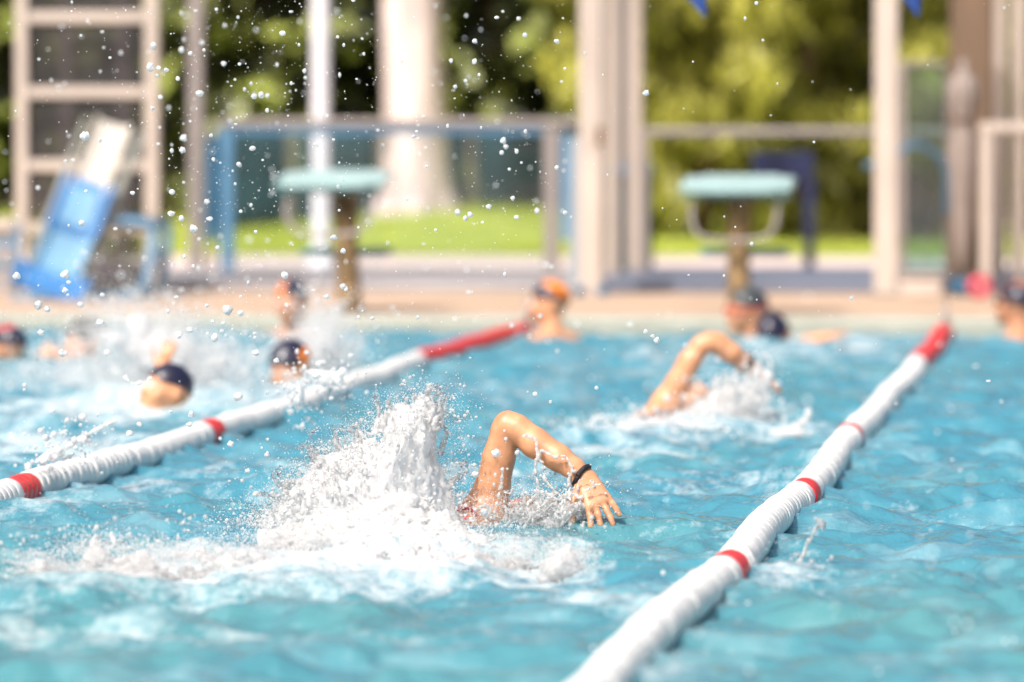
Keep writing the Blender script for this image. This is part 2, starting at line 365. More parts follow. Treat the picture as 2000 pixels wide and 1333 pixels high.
# ------------------------------------------------------------------ water
def lines(a, b, fa, fb, fine, coarse):
    L = np.arange(a, fa, coarse); Rr = np.arange(fb + coarse, b, coarse); return np.concatenate([L, np.arange(fa, fb + fine, fine), Rr, [b]])
wx = lines(PX0, PX1, -5.35, -.1, .0125, .08); wy = np.concatenate([np.arange(PY0, 9.3, .08), np.arange(9.3, 18, .0125), np.arange(18, YW - .02, .018), [YW]])
X, Y = np.meshgrid(wx, wy, indexing='ij'); Z = np.zeros_like(X)
wr = np.random.default_rng(11)
for i in range(72):
    lam = 10 ** wr.uniform(-1.15, -.02); th = wr.normal(0, .75) + (math.pi / 2 if wr.uniform() < .8 else 0); kx, ky = math.cos(th) * 2 * math.pi / lam, math.sin(th) * 2 * math.pi / lam
    amp = .0023 * (lam / .3) ** .78 * wr.uniform(.5, 1.2) * (1.3 if .22 < lam < .75 else 1); ph = kx * X + ky * Y + wr.uniform(0, 6.28)
    ph = ph + .5 * np.sin(kx * .31 * Y - ky * .27 * X + i)          # bends the crests
    Z += amp * (np.sin(ph) + .25 * np.sin(2 * ph + .6))
FOAM = np.zeros_like(X)
FOAMS = [(740, 1105, .40, .8, .85), (640, 1090, .34, .6, .6), (300, 1125, .34, .55, .75), (150, 1150, .22, .4, .5), (1050, 1120, .14, .55, .6), (1100, 1090, .10, .35, .55), (150, 1235, .5, .25, .35),
         (560, 1255, .5, .22, .33), (1230, 850, .4, 1.0, .45), (1330, 830, .28, 1.0, .58), (1440, 815, .2, 1.0, .6), (1180, 890, .35, .8, .45), (240, 790, .5, 2.2, .62), (90, 880, .4, 1.0, .5), (130, 740, .6, 1.8, .4),
         (560, 760, .35, 1.8, .5), (480, 790, .3, 1.4, .5), (1240, 1185, .20, .22, .55), (1350, 1140, .1, .3, .3), (1530, 1130, .12, .35, .5), (1540, 845, .16, .6, .5), (60, 1000, .2, .4, .4), (1600, 680, .5, 2.0, .45), (1350, 700, .5, 2.0, .3), (930, 930, .5, 1.0, .28), (1350, 950, .3, .7, .25), (1700, 1000, .3, .6, .16), (250, 960, .5, .6, .26), (470, 920, .35, .7, .26), (700, 760, .5, 1.5, .25), (1000, 760, .5, 1.6, .22), (1150, 1010, .12, .35, .3), (1330, 1050, .15, .35, .22)]
for px, py, rx, ry, st in FOAMS:
    c = on(px, py); u = (X - c[0]) - (Y - c[1]) * .0; FOAM = np.maximum(FOAM, st * np.exp(-((u / rx) ** 2 + ((Y - c[1]) / ry) ** 2)))
for xr in (-.87, -2.93):                                             # wash along the ropes
    FOAM = np.maximum(FOAM, .22 * np.exp(-((X - xr) / .11) ** 2))
rough = sum(wr.uniform(.4, 1) * np.sin(X * math.cos(t) * k + Y * math.sin(t) * k + p) for t, k, p in zip(wr.uniform(0, 6.28, 14), wr.uniform(40, 150, 14), wr.uniform(0, 6.28, 14)))
Z += np.clip(FOAM - .3, 0, 1) * .004 * rough + np.clip(FOAM - .55, 0, 1) * .05
Z[:, -1] = 0; Z[:, 0] = 0; Z[0] = 0; Z[-1] = 0
nx, ny = X.shape; ii = np.arange(nx * ny, dtype=np.int32).reshape(nx, ny)
m = bpy.data.materials.new('water'); m.use_nodes = True; n = m.node_tree; b = n.nodes['Principled BSDF']; o = n.nodes['Material Output']
tc = n.nodes.new('ShaderNodeTexCoord')
def noise(scale, det, vec=None, rough_=.55, mapscale=None):
    q = n.nodes.new('ShaderNodeTexNoise'); q.inputs['Scale'].default_value = scale; q.inputs['Detail'].default_value = det; q.inputs['Roughness'].default_value = rough_
    s = tc.outputs['Object']
    if mapscale:
        mp = n.nodes.new('ShaderNodeMapping'); mp.inputs['Scale'].default_value = mapscale; n.links.new(s, mp.inputs[0]); s = mp.outputs[0]
    n.links.new(s, q.inputs['Vector']); return q.outputs['Fac']
def rng(src, a, b_, c, d):
    q = n.nodes.new('ShaderNodeMapRange'); q.inputs[1].default_value = a; q.inputs[2].default_value = b_; q.inputs[3].default_value = c; q.inputs[4].default_value = d; n.links.new(src, q.inputs[0]); return q.outputs[0]
def mth(op, a, b_):
    q = n.nodes.new('ShaderNodeMath'); q.operation = op
    for i, s in enumerate((a, b_)):
        if isinstance(s, (int, float)): q.inputs[i].default_value = s
        else: n.links.new(s, q.inputs[i])
    return q.outputs[0]
sep = n.nodes.new('ShaderNodeSeparateXYZ'); n.links.new(tc.outputs['Object'], sep.inputs[0])
shal = mth('ADD', rng(sep.outputs['Y'], 11.0, 15.0, .5, 0), rng(noise(1.2, 3, mapscale=(1, .5, 1)), .35, .65, -.25, .35))
c1 = n.nodes.new('ShaderNodeMix'); c1.data_type = 'RGBA'; c1.inputs['A'].default_value = (.050, .205, .28, 1); c1.inputs['B'].default_value = (.080, .225, .24, 1)
cl = n.nodes.new('ShaderNodeClamp'); n.links.new(shal, cl.inputs[0]); n.links.new(cl.outputs[0], c1.inputs['Factor'])
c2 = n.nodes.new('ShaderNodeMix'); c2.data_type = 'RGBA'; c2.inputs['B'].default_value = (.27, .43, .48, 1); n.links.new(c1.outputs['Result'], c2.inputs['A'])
n.links.new(rng(noise(4.5, 5, mapscale=(1, .42, 1)),   .50, .70, 0, .45), c2.inputs['Factor'])       # pale sky reflection painted into the water colour as noise patches
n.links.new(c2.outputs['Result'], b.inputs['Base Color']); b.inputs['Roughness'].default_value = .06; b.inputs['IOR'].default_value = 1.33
bp = n.nodes.new('ShaderNodeBump'); bp.inputs['Strength'].default_value = .8; bp.inputs['Distance'].default_value = .012
n.links.new(noise(26, 6, mapscale=(1, .6, 1)), bp.inputs['Height']); n.links.new(bp.outputs[0], b.inputs['Normal'])
fa = n.nodes.new('ShaderNodeAttribute'); fa.attribute_name = 'foam'
fn = mth('ADD', mth('MULTIPLY', noise(9, 8, rough_=.70, mapscale=(1, .45, 1)), .68), mth('MULTIPLY', noise(40, 5, rough_=.7, mapscale=(1, .5, 1)), .34))
ff = mth('ADD', fn, mth('MULTIPLY', fa.outputs['Fac'], .46)); fac = rng(ff, .595, .98, 0, .95)  # foam, plus stray flecks that paint in white sky reflections
fd = n.nodes.new('ShaderNodeBsdfPrincipled'); fd.inputs['Base Color'].default_value = (.80, .83, .84, 1); fd.inputs['Roughness'].default_value = .5
bp2 = n.nodes.new('ShaderNodeBump'); bp2.inputs['Strength'].default_value = .7; bp2.inputs['Distance'].default_value = .02
n.links.new(noise(45, 6), bp2.inputs['Height']); n.links.new(bp2.outputs[0], fd.inputs['Normal'])
mx = n.nodes.new('ShaderNodeMixShader'); n.links.new(fac, mx.inputs[0]); n.links.new(b.outputs[0], mx.inputs[1]); n.links.new(fd.outputs[0], mx.inputs[2]); n.links.new(mx.outputs[0], o.inputs[0])
M['water'] = m
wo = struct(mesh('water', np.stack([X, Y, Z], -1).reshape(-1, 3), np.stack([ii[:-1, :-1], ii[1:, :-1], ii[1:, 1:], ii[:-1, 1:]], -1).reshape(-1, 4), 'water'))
at_ = wo.data.attributes.new('foam', 'FLOAT', 'POINT'); at_.data.foreach_set('value', FOAM.ravel().astype(np.float32))
def water_z(x, y):
    i = int(np.clip(np.searchsorted(wx, x), 0, nx - 1)); j = int(np.clip(np.searchsorted(wy, y), 0, ny - 1)); return float(Z[i, j])

# ================================================================== VEGETATION
def leaves(name, P, size, m, parent, tone, long=1.6, droop=0., rng_=None, lit=None):
    rg = rng_ or RNG; N = len(P); d = rg.normal(0, 1, (N, 3)); d[:, 2] -= droop; d /= np.linalg.norm(d, axis=1)[:, None]
    size = np.broadcast_to(np.asarray(size, float).reshape(-1, 1), (N, 1)); e0 = rg.normal(0, 1, (N, 3))
    if lit is not None:                                              # outer leaves turn their faces to the sun
        k = np.array(sdir) + np.array([0, -.5, 0]) + rg.normal(0, .25, (N, 3)); d = np.where(lit[:, None], np.cross(k, d), d); d /= np.linalg.norm(d, axis=1)[:, None]; e0 = np.where(lit[:, None], k, e0)
    e = np.cross(d, e0); e /= np.linalg.norm(e, axis=1)[:, None]; s = size * rg.uniform(.6, 1.4, (N, 1))
    a = P - d * s * long / 2; b_ = P + e * s * .5; c = P + d * s * long / 2; g = P - e * s * .5
    o = mesh(name, np.stack([a, b_, c, g], 1).reshape(-1, 3), np.arange(4 * N).reshape(-1, 4), m, parent, smooth=False)
    t = o.data.attributes.new('tone', 'FLOAT', 'POINT'); t.data.foreach_set('value', np.repeat(np.clip(tone, 0, 1), 4).astype(np.float32)); return o
def clumps(cx, cy, z0, z1, rx, ry, nc, per, rg, cr=(.16, .34), tm=.30):
    P, T = [], []
    for _ in range(nc):
        while True:
            u = rg.uniform(-1, 1, 3)
            if (abs(u) ** 2.6).sum() < 1.25: break
        c = np.array([cx + u[0] * rx, cy + u[1] * ry, (z0 + z1) / 2 + u[2] * (z1 - z0) / 2]); r = rg.uniform(*cr)
        v = rg.normal(0, 1, (per, 3)); v /= np.linalg.norm(v, axis=1)[:, None]; v *= rg.uniform(.35, 1, (per, 1)) ** .6 * r
        tone = np.clip((rg.uniform(.35, .8) if rg.uniform() < tm else rg.uniform(.0, .12)) * rg.uniform(.1, 1.5, per) + (rg.uniform(0, 1, per) < .07) * rg.uniform(.3, .9, per), 0, 1); P.append(c + v * [1, 1, .8]); T.append(tone)  # pale clumps and leaves painted as if sunlit, the others as shaded
    return np.vstack(P), np.concatenate(T)
def shrub(name, label, cat, x, y, h, rx, ry, m, nc, per, size, seed, group, bark='bark_dark', long=1.6, droop=0., z0=.15, tr=.07, tm=.26):
    rg = np.random.default_rng(seed); zb = float(lawn_z(np.array(x), np.array(y))); t = thing(name, label, cat, (x, y, zb), group)
    parts = [tube_vf(bez([(x, y, zb - .1), (x + .05, y, zb + h * .3), (x - .04, y + .05, zb + h * .6), (x, y, zb + h * .9)], 5), np.linspace(tr, tr * .3, 16), 8)]
    for k in range(6):
        an = rg.uniform(0, 6.28); hz = zb + h * rg.uniform(.2, .6); parts.append(tube_vf(bez([(x, y, hz), (x + math.cos(an) * rx * .4, y + math.sin(an) * ry * .4, hz + .2 * h * .5), (x + math.cos(an) * rx * .8, y + math.sin(an) * ry * .8, hz + .3 * h)], 4), np.linspace(tr * .5, tr * .15, 9), 6))
    v, f = joinvf(parts); mesh('trunk', v, f, bark, t)
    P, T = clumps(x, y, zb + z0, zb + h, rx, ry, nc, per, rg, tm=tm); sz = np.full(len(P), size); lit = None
    if m == 'leaf_hedge': lit = (P[:, 1] < y - .35 * ry) & (rg.uniform(0, 1, len(P)) < .085 + .10 * (np.sin(P[:, 0] * 3.1 + seed) * np.sin(P[:, 2] * 2.7 + seed) > .2)); T = np.where(lit, rg.uniform(.55, 1, len(P)), T * .55); sz = np.where(lit, size * 1.25, size); P[lit, 1] -= .15  # sunlight put into the colour: picked front leaves paler, the rest darkened
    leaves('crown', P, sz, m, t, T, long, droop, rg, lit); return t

GH = 'shrubs of the hedge behind the lawn'
for k, (px, Yd, h, rx, s, lab) in enumerate([(-40, 54, 4.2, 1.1, 31, 'dark green hedge shrub showing left of the beige window frame'), (330, 53.5, 4.6, 1.15, 32, 'leafy hedge shrub right beside the beige window frame, behind the mauve post'),
        (520, 52.5, 4.4, 1.0, 33, 'brightest leafy hedge shrub left of the white pole'), (700, 54, 4.8, 1.0, 34, 'dark hedge shrub between the white pole and the pale trunk'),
        (960, 53, 4.4, 1.0, 35, 'hedge shrub right of the pale trunk with lit leaves near its top'), (1130, 54, 4.5, 1.0, 36, 'dark hedge shrub behind the tall beige columns')]):
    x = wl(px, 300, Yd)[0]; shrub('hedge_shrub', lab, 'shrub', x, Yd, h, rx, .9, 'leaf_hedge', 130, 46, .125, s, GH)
for k, (px, Yd, h, rx, s, lab) in enumerate([(1370, 43.5, 4.8, 1.0, 41, 'yellow-green drooping conifer behind the right starting block'), (1560, 44, 5.0, 1.05, 42, 'lime drooping conifer between the navy panel and the broad beige post'),
        (1810, 45, 4.6, 1.0, 43, 'lime conifer seen through the green glass right of the broad post'), (2000, 46, 4.6, 1.0, 44, 'lime conifer behind the posts at the right edge')]):
    x = wl(px, 300, Yd)[0]; shrub('conifer', lab, 'tree', x, Yd, h, rx, .8, 'leaf_lime', 125, 70, .070, s, 'conifers behind the lawn', 'bark_brown', 4.2, 1.6, z0=.12, tr=.09, tm=.85)
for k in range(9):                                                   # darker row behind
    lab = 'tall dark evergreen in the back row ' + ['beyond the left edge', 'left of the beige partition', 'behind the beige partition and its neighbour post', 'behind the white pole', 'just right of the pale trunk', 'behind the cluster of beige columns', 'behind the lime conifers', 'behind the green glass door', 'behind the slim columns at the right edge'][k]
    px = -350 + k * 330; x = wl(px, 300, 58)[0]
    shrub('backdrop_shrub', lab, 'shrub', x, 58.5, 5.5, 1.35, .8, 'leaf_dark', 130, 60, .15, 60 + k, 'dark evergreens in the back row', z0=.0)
# the pale tree
tx = wl(814, 440, 45.5); TX, TY = float(tx[0]), 45.5; tz = float(lawn_z(np.array(TX), np.array(TY)))
t = thing('pale_tree', 'thick pale sunlit tree trunk standing on the lawn, flared at its foot', 'tree', (TX, TY, tz))
v = []; nseg = 28; zs = [-.1, .0, .05, .12, .22, .4, .7, 1.1, 1.7, 2.4, 3.4, 4.8, 7.0]; rs = [.40, .355, .325, .303, .284, .268, .252, .243, .238, .232, .224, .19, .15]
for z, r in zip(zs, rs):
    for j in range(nseg):
        th = 2 * math.pi * j / nseg; fl = 1 + (.14 * max(0, 1 - z / .3) * math.cos(5 * th + 1) + .02 * math.sin(3 * th + z * 2)); v.append((TX + r * fl * math.cos(th) - .02 * z, TY + r * fl * math.sin(th), tz + z))
f = [[i * nseg + j, i * nseg + (j + 1) % nseg, (i + 1) * nseg + (j + 1) % nseg, (i + 1) * nseg + j] for i in range(len(zs) - 1) for j in range(nseg)]
parts = [(v, f)]; rg = np.random.default_rng(5); cc = []
for k in range(7):
    an = k * .9 + .3; e = (TX + 1.5 * math.cos(an), TY + 1.4 * math.sin(an), tz + 9 + (k % 3) * .5); cc.append(e)
    parts.append(tube_vf(bez([(TX - .11, TY, tz + 5.6), (TX + .7 * math.cos(an), TY + .6 * math.sin(an), tz + 7.2), e], 5), np.linspace(.13, .03, 11), 8))
v, f = joinvf(parts); mesh('trunk', v, f, 'bark_pale', t)
P, T = clumps(TX, TY, tz + 8.2, tz + 11.0, 1.9, 1.8, 110, 50, rg, (.25, .5)); leaves('crown', P, .12, 'leaf_hedge', t, T, 1.6, 0, rg)
# slim tree stems under the conifers
for px, r, lab in ((1300, .055, 'slim brown tree stem just right of the tall beige columns'), (1352, .04, 'thin pinkish-brown stem left of the right starting block')):
    p = wl(px, 480, 46.2); t = thing('young_tree', lab, 'tree', (p[0], 46.2, ZD), 'slim stems at the lawn edge')
    tube('trunk', bez([(p[0], 46.2, 0), (p[0] + .03, 46.2, .6), (p[0] - .02, 46.2, 1.4), (p[0] + .05, 46.2, 2.6)], 6), np.linspace(r * 1.15, r * .6, 19), 'bark_pale' if r < .05 else 'bark_brown', t, 12)
    P, T = clumps(p[0], 46.2, 2.3, 3.4, .5, .5, 22, 45, np.random.default_rng(int(px)), (.12, .25)); leaves('crown', P, .06, 'leaf_lime', t, T, 2.5, .6)
# dark teal windscreen fence at the end of the lawn
fx0, fx1 = wl(395, 300, 47.2)[0], wl(1275, 300, 47.2)[0]; t = thing('windscreen_fence', 'low dark teal windscreen fence at the end of the lawn', 'fence', (fx0, 47.2, ZD))
nb = 5
for k in range(nb):
    x0 = fx0 + (fx1 - fx0) * k / nb; x1 = fx0 + (fx1 - fx0) * (k + 1) / nb
    q = np.array([[(x0 + (x1 - x0) * i / 14, 47.2 + .02 * math.sin(i * 1.9 + k), z) for z in np.linspace(ZD, .93, 5)] for i in range(1, 14)]).reshape(-1, 3); jj = np.arange(13 * 5).reshape(13, 5)
    o = mesh('screen', q, np.stack([jj[:-1, :-1], jj[1:, :-1], jj[1:, 1:], jj[:-1, 1:]], -1).reshape(-1, 4), 'mesh_teal', t); o.modifiers.new('s', 'SOLIDIFY').thickness = .01
for k in range(nb + 1):
    x0 = fx0 + (fx1 - fx0) * k / nb; box('post', x0 - .03, x0 + .03, 47.17, 47.23, 0, .97, 'alu_dark', t)

# ================================================================== STRUCTURES BEHIND THE POOL
def px_box(name, xa, xb, ya, yb, Y, dep, m, parent=None, b=.006):
    """box seen between photo columns xa..xb and rows ya..yb whose front stands in plane Y"""
    p, q = wl(xa, ya, Y), wl(xb, yb, Y); return box(name, p[0], q[0], Y, Y + dep, q[2], p[2], m, parent, b)
def base_of(px, Y, z=ZD): p = wl(px, 500, Y); return (p[0], Y, z)
TOP = -420                                                          # columns run on above the picture
# left glazed partition
YP = 29.9; t = thing('window_partition', 'tall beige framed partition of dark panes at the left, behind the slide', 'partition', base_of(170, YP))
for xa, xb in ((28, 54), (281, 309)): px_box('stile', xa, xb, TOP, 592, YP, .08, 'alu_pale', t)
rows = [-400, -255, -110, 33, 180, 323, 445, 585]
for yy in rows: px_box('crossbar', 54.3, 280.7, yy - 10, yy + 12, YP + .01, .06, 'alu_pale', t)
for a_, b_ in zip(rows[:-1], rows[1:]): px_box('pane', 54.5, 280.5, a_ + 12.5, b_ - 10.5, YP + .035, .008, 'glass_smoke', t, 0)
for px, lab in ((128, 'grey mauve post seen through the left half of the beige partition'), (238, 'grey mauve post seen through the right half of the beige partition')):
    t = thing('post', lab, 'post', base_of(px, 33.4), 'grey posts behind the partition'); px_box('shaft', px - 11, px + 11, TOP, 541, 33.4, .07, 'alu_grey', t); px_box('foot', px - 18, px + 18, 541, 546, 33.37, .13, 'alu_grey', t)
t = thing('low_sill_wall', 'low beige sill wall running out of the picture left of the partition', 'wall', base_of(10, YP)); px_box('sill', -160, 27.6, 428, 452, YP - .03, .16, 'alu_pale', t); px_box('wall', -160, 27.6, 452.3, 590, YP, .1, 'kerb_grey', t)
# single posts
t = thing('post', 'slender grey mauve post left of the blue curtain, full picture height', 'post', base_of(380, 33.0)); px_box('shaft', 366, 395, TOP, 541, 33.0, .07, 'alu_grey', t); px_box('foot', 358, 403, 541, 547, 32.96, .15, 'alu_grey', t)
t = thing('blue_curtain', 'deep blue rolled curtain hanging beside the slender grey post', 'curtain', base_of(415, 32.9)); p = wl(415, 270, 32.9); q = wl(415, 470, 32.9)
vv = []
for z in np.linspace(q[2], p[2], 6):
    for j in range(22):
        th = 2 * math.pi * j / 22; rr = 1 + .18 * math.cos(7 * th + z * 3); vv.append((p[0] + .034 * rr * math.cos(th), 32.9 + .03 * rr * math.sin(th), z))
mesh('cloth', vv, [[i * 22 + j, i * 22 + (j + 1) % 22, (i + 1) * 22 + (j + 1) % 22, (i + 1) * 22 + j] for i in range(5) for j in range(22)], 'paint_blue', t)
tube('rod', [wl(415, 250, 32.9), wl(415, 545, 32.9)], .012, 'alu_grey', t, 8)
# balustrade left
YB = 32.4; t = thing('glass_balustrade', 'clear glass balustrade with grey top rail left of the beige columns', 'balustrade', base_of(760, YB))
for xa, xb, mm in ((430, 456, 'steel_blue'), (1062, 1090, 'alu_grey')): px_box('post', xa, xb, 251, 545, YB, .06, mm, t)
px_box('top_rail', 424, 1128, 233, 250, YB - .01, .08, 'alu_grey', t, .02)
for xa, xb in ((458, 755), (763, 1060)): px_box('pane', xa, xb, 264, 540, YB + .03, .01, 'glass_clear', t, 0)
px_box('lower_rail', 457, 1061.5, 251, 263, YB + .005, .04, 'steel_blue', t)
px_box('rail_clip', 756, 762, 263.5, 300, YB + .02, .03, 'alu_grey', t)
# cluster of columns
YC = 29.75; t = thing('beige_column', 'broad beige column with a blue foot, frontmost of the cluster at the centre', 'column', base_of(1152, YC)); px_box('shaft', 1131, 1176, TOP, 583, YC, .10, 'alu_pale', t, .012); px_box('groove', 1150, 1154, TOP, 300, YC - .003, .004, 'alu_grey', t, 0)
px_box('bracket', 1165, 1182, 248, 285, YC - .02, .015, 'wood_brown', t)
for xa, xb in ((1122, 1141), (1166, 1186)): px_box('foot', xa, xb, 560, 590, YC - .05, .045, 'paint_blue', t)
for px, w_, lab in ((1196, 12, 'narrow beige column in the middle of the cluster'), (1239, 14, 'narrow beige column at the right of the cluster')):
    t = thing('beige_column', lab, 'column', base_of(px, 32.2)); px_box('shaft', px - w_, px + w_, TOP, 548, 32.2, .08, 'alu_beige', t); px_box('tie', px - w_ - 6, px - w_ - .4, 95, 108, 32.21, .05, 'alu_dark', t)
t = thing('leaning_board', 'pale ice blue panel leaning between the glass balustrade and broad beige column', 'panel', base_of(1120, 30.4)); px_box('sheet', 1112, 1146, 268, 560, 30.4, .03, 'panel_ice', t); px_box('edge_strip', 1096, 1111.6, 262, 470, 30.41, .03, 'steel_blue', t)
t = thing('dark_screen', 'dark grey screen filling the gaps between the narrow beige columns', 'screen', base_of(1220, 32.6)); px_box('panel', 1180, 1224, TOP, 546, 32.6, .03, 'alu_dark', t); px_box('lower_panel', 1182, 1274, 318, 546, 32.56, .03, 'mesh_teal', t); px_box('blue_band', 1180, 1276, 320, 344, 32.52, .03, 'paint_blue', t)
# right rail and posts
t = thing('handrail', 'long grey rail from the beige columns to the brown column at the right', 'railing', base_of(1500, 32.0)); px_box('rail', 1253.5, 1856, 250, 267, 32.0, .06, 'alu_grey', t, .015)
for xa in (1256, 1846): px_box('post', xa, xa + 10, 267.5, 548, 32.01, .04, 'alu_grey', t)
t = thing('beige_post', 'broad pale beige post left of the green glass pane', 'post', base_of(1730, 29.8)); px_box('shaft', 1709, 1753, TOP, 578, 29.8, .11, 'alu_pale', t, .012); px_box('foot', 1702, 1760, 572, 580, 29.76, .035, 'alu_grey', t)
t = thing('glass_door', 'tall greenish glass door between the broad beige post and the brown column', 'door', base_of(1800, 30.6)); px_box('pane', 1770, 1846, 130, 538, 30.6, .012, 'glass_green', t, 0)
px_box('frame_stile', 1757, 1769.6, 120, 552, 30.58, .05, 'alu_grey', t); px_box('frame_bar', 1770, 1846, 120, 129.5, 30.585, .04, 'alu_grey', t); px_box('frame_stile', 1846.4, 1853, 120, 552, 30.58, .05, 'alu_grey', t)
hose = bez([wl(1690, 325, 30.3), wl(1740, 310, 30.2), wl(1775, 285, 30.3), wl(1810, 290, 30.3), wl(1845, 325, 30.3), wl(1850, 420, 30.3)], 8)
tag(tube('blue_hose', hose, .014, 'steel_blue', None, 8), 'blue hose looped across the broad beige post and green glass door', 'hose')
t = thing('white_block', 'low white block on the deck in front of the green glass door', 'block', base_of(1798, 29.7)); px_box('body', 1756, 1841, 541, 582, 29.7, .22, 'stone_white', t, .015); px_box('cap', 1753, 1844, 536, 540.6, 29.68, .26, 'stone_white', t, .005)
t = thing('brown_column', 'thick brown wooden column near the right edge', 'column', base_of(1898, 31.3)); px_box('shaft', 1856, 1941, TOP, 566, 31.3, .22, 'wood_brown', t, .02); px_box('base', 1850, 1947, 566.4, 575, 31.25, .32, 'alu_dark', t)
# closed parasol in front of it
pp = wl(1880, 575, 29.9); t = thing('closed_parasol', 'closed off-white parasol standing before the brown column', 'parasol', (pp[0], 29.9, ZD))
prof = [(.165, .020), (.20, .03), (.26, .042), (.34, .048), (.55, .072), (.72, .085), (.84, .075), (.92, .052), (.98, .075), (1.06, .098), (1.13, .080), (1.17, .03)]
vv = []; ns = 32
for z, r in prof:
    for j in range(ns):
        th = 2 * math.pi * j / ns; rr = .82 * r * (1 + .16 * math.cos(8 * th + z * 2)); vv.append((pp[0] + rr * math.cos(th), 29.9 + rr * math.sin(th), ZD + z))
mesh('canopy', vv, [[i * ns + j, i * ns + (j + 1) % ns, (i + 1) * ns + (j + 1) % ns, (i + 1) * ns + j] for i in range(len(prof) - 1) for j in range(ns)], 'canvas', t)
tube('pole', [(pp[0], 29.9, ZD), (pp[0], 29.9, ZD + 1.24)], .017, 'alu_grey', t); box('base', pp[0] - .06, pp[0] + .06, 29.84, 29.96, ZD, ZD + .085, 'paint_blue', t, .015)
tube('tie', [(pp[0] + .058 * math.cos(x), 29.9 + .058 * math.sin(x), ZD + .92) for x in np.linspace(0, 6.28, 18)], .010, 'wood_brown', t, 6)
# right frame
YR = 29.6; t = thing('beige_gate', 'beige tubular gate frame at the right edge, cut by the picture', 'gate', base_of(1960, YR))
for xa, xb in ((1915, 1936), (2092, 2112)): px_box('post', xa, xb, 258.5, 590, YR, .06, 'alu_pale', t)
px_box('top_rail', 1913, 2114, 240, 258, YR - .005, .07, 'alu_pale', t)
for xa in range(1990, 2090, 44): px_box('bar', xa, xa + 7, 258.4, 575, YR + .02, .02, 'alu_beige', t)
px_box('bottom_rail', 1936.5, 2091.5, 575.3, 583, YR + .01, .04, 'alu_beige', t)
for px, w_, lab in ((1953, 10, 'slim beige column just right of the brown column'), (1990, 13, 'slim beige column at the very right edge')):
    t = thing('beige_column', lab, 'column', base_of(px, 31.0)); px_box('shaft', px - w_, px + w_, TOP, 566, 31.0, .07, 'alu_beige', t); px_box('foot', px - w_ - 5, px + w_ + 5, 566.3, 572, 30.97, .13, 'paint_blue', t)
# pink buoy ring and blue crate by the gate
def torus_vf(c, R_, r_, ax, n1=28, n2=10):
    ax = np.array(ax, float); ax /= np.linalg.norm(ax); u = np.cross(ax, [0, 0, 1.]); u /= np.linalg.norm(u); w_ = np.cross(ax, u)
    V = [np.array(c) + (R_ + r_ * math.cos(b)) * (u * math.cos(a) + w_ * math.sin(a)) + r_ * math.sin(b) * ax for a in np.linspace(0, 2 * math.pi, n1, endpoint=False) for b in np.linspace(0, 2 * math.pi, n2, endpoint=False)]
    return V, [[i * n2 + j, i * n2 + (j + 1) % n2, ((i + 1) % n1) * n2 + (j + 1) % n2, ((i + 1) % n1) * n2 + j] for i in range(n1) for j in range(n2)]
pr = base_of(1914, 29.35); t = thing('buoy_ring', 'small pinkish red swim ring leaning on the foot of the gate post', 'ring', pr); v, f = torus_vf((pr[0], 29.35, ZD + .062), .043, .02, (0, 1, .25)); mesh('ring', v, f, 'plastic_pink', t)
tube('cord', [(pr[0] + .068 * math.cos(x), 29.335 + .01 * math.sin(3 * x), ZD + .066 + .066 * math.sin(x)) for x in np.linspace(0, 6.28, 24)], .004, 'canvas', t, 5)
pr = base_of(1930, 29.3)
# white pole
pw = wl(627, 545, 34.6); t = thing('white_pole', 'glossy white round pole rising behind the left starting block', 'pole', (pw[0], 34.6, ZD)); tube('shaft', [(pw[0], 34.6, ZD + .02 * k) if k < 2 else (pw[0], 34.6, ZD + .02 + (k - 1) * .6) for k in range(8)], .054, 'pole_white', t, 20); tube('base_collar', [(pw[0], 34.6, ZD), (pw[0], 34.6, ZD + .045), (pw[0], 34.6, ZD + .06)], [.10, .10, .06], 'pole_white', t, 20)

# navy panel on a post
YN = 34.2; t = thing('navy_board', 'dark navy board on a single post behind the right starting block', 'board', base_of(1580, YN)); px_box('board', 1470, 1588, 296, 347, YN, .03, 'navy_panel', t); px_box('post', 1570, 1591, 347.5, 545, YN - .01, .05, 'navy_panel', t); px_box('brace', 1478, 1569, 352, 360, YN + .01, .03, 'navy_panel', t); px_box('foot', 1560, 1601, 540, 547, YN - .06, .14, 'alu_dark', t)

# slide at the left
YS = 28.9; t = thing('pool_slide', 'small tilted slide, white above and blue below, on a blue tube frame', 'slide', base_of(150, YS))
lo_, hi_ = np.array(wl(88, 585, YS - .35)), np.array(wl(222, 240, YS + .35)); ax_ = hi_ - lo_; Ls = np.linalg.norm(ax_); ax_ /= Ls; sd_ = np.array([.97, .10, -.22]); sd_ -= ax_ * sd_.dot(ax_); sd_ /= np.linalg.norm(sd_); up_ = np.cross(sd_, ax_); up_ *= np.sign(up_[2] if abs(up_[2]) > .05 else -up_[1])
def chute(name, s0, s1, wd_, lift, m_, rim=.035, th=.018):
    prof_ = [(-wd_, rim), (-wd_ * .86, rim * .9), (-wd_ * .8, .006), (-wd_ * .4, 0), (wd_ * .4, 0), (wd_ * .8, .006), (wd_ * .86, rim * .9), (wd_, rim), (wd_, -th), (-wd_, -th)]
    vv_ = []; kk = 10
    for i in range(kk + 1):
        s_ = s0 + (s1 - s0) * i / kk; bend = .05 * max(0, 1 - s_ / .22) ** 2
        for a_, b_ in prof_: vv_.append(lo_ + ax_ * s_ * Ls + sd_ * a_ + up_ * (b_ + lift + bend))
    m0 = len(prof_); ff = [[i * m0 + j, i * m0 + (j + 1) % m0, (i + 1) * m0 + (j + 1) % m0, (i + 1) * m0 + j] for i in range(kk) for j in range(m0)] + [list(range(m0))[::-1], [kk * m0 + j for j in range(m0)]]
    return mesh(name, vv_, ff, m_, t, smooth=False)
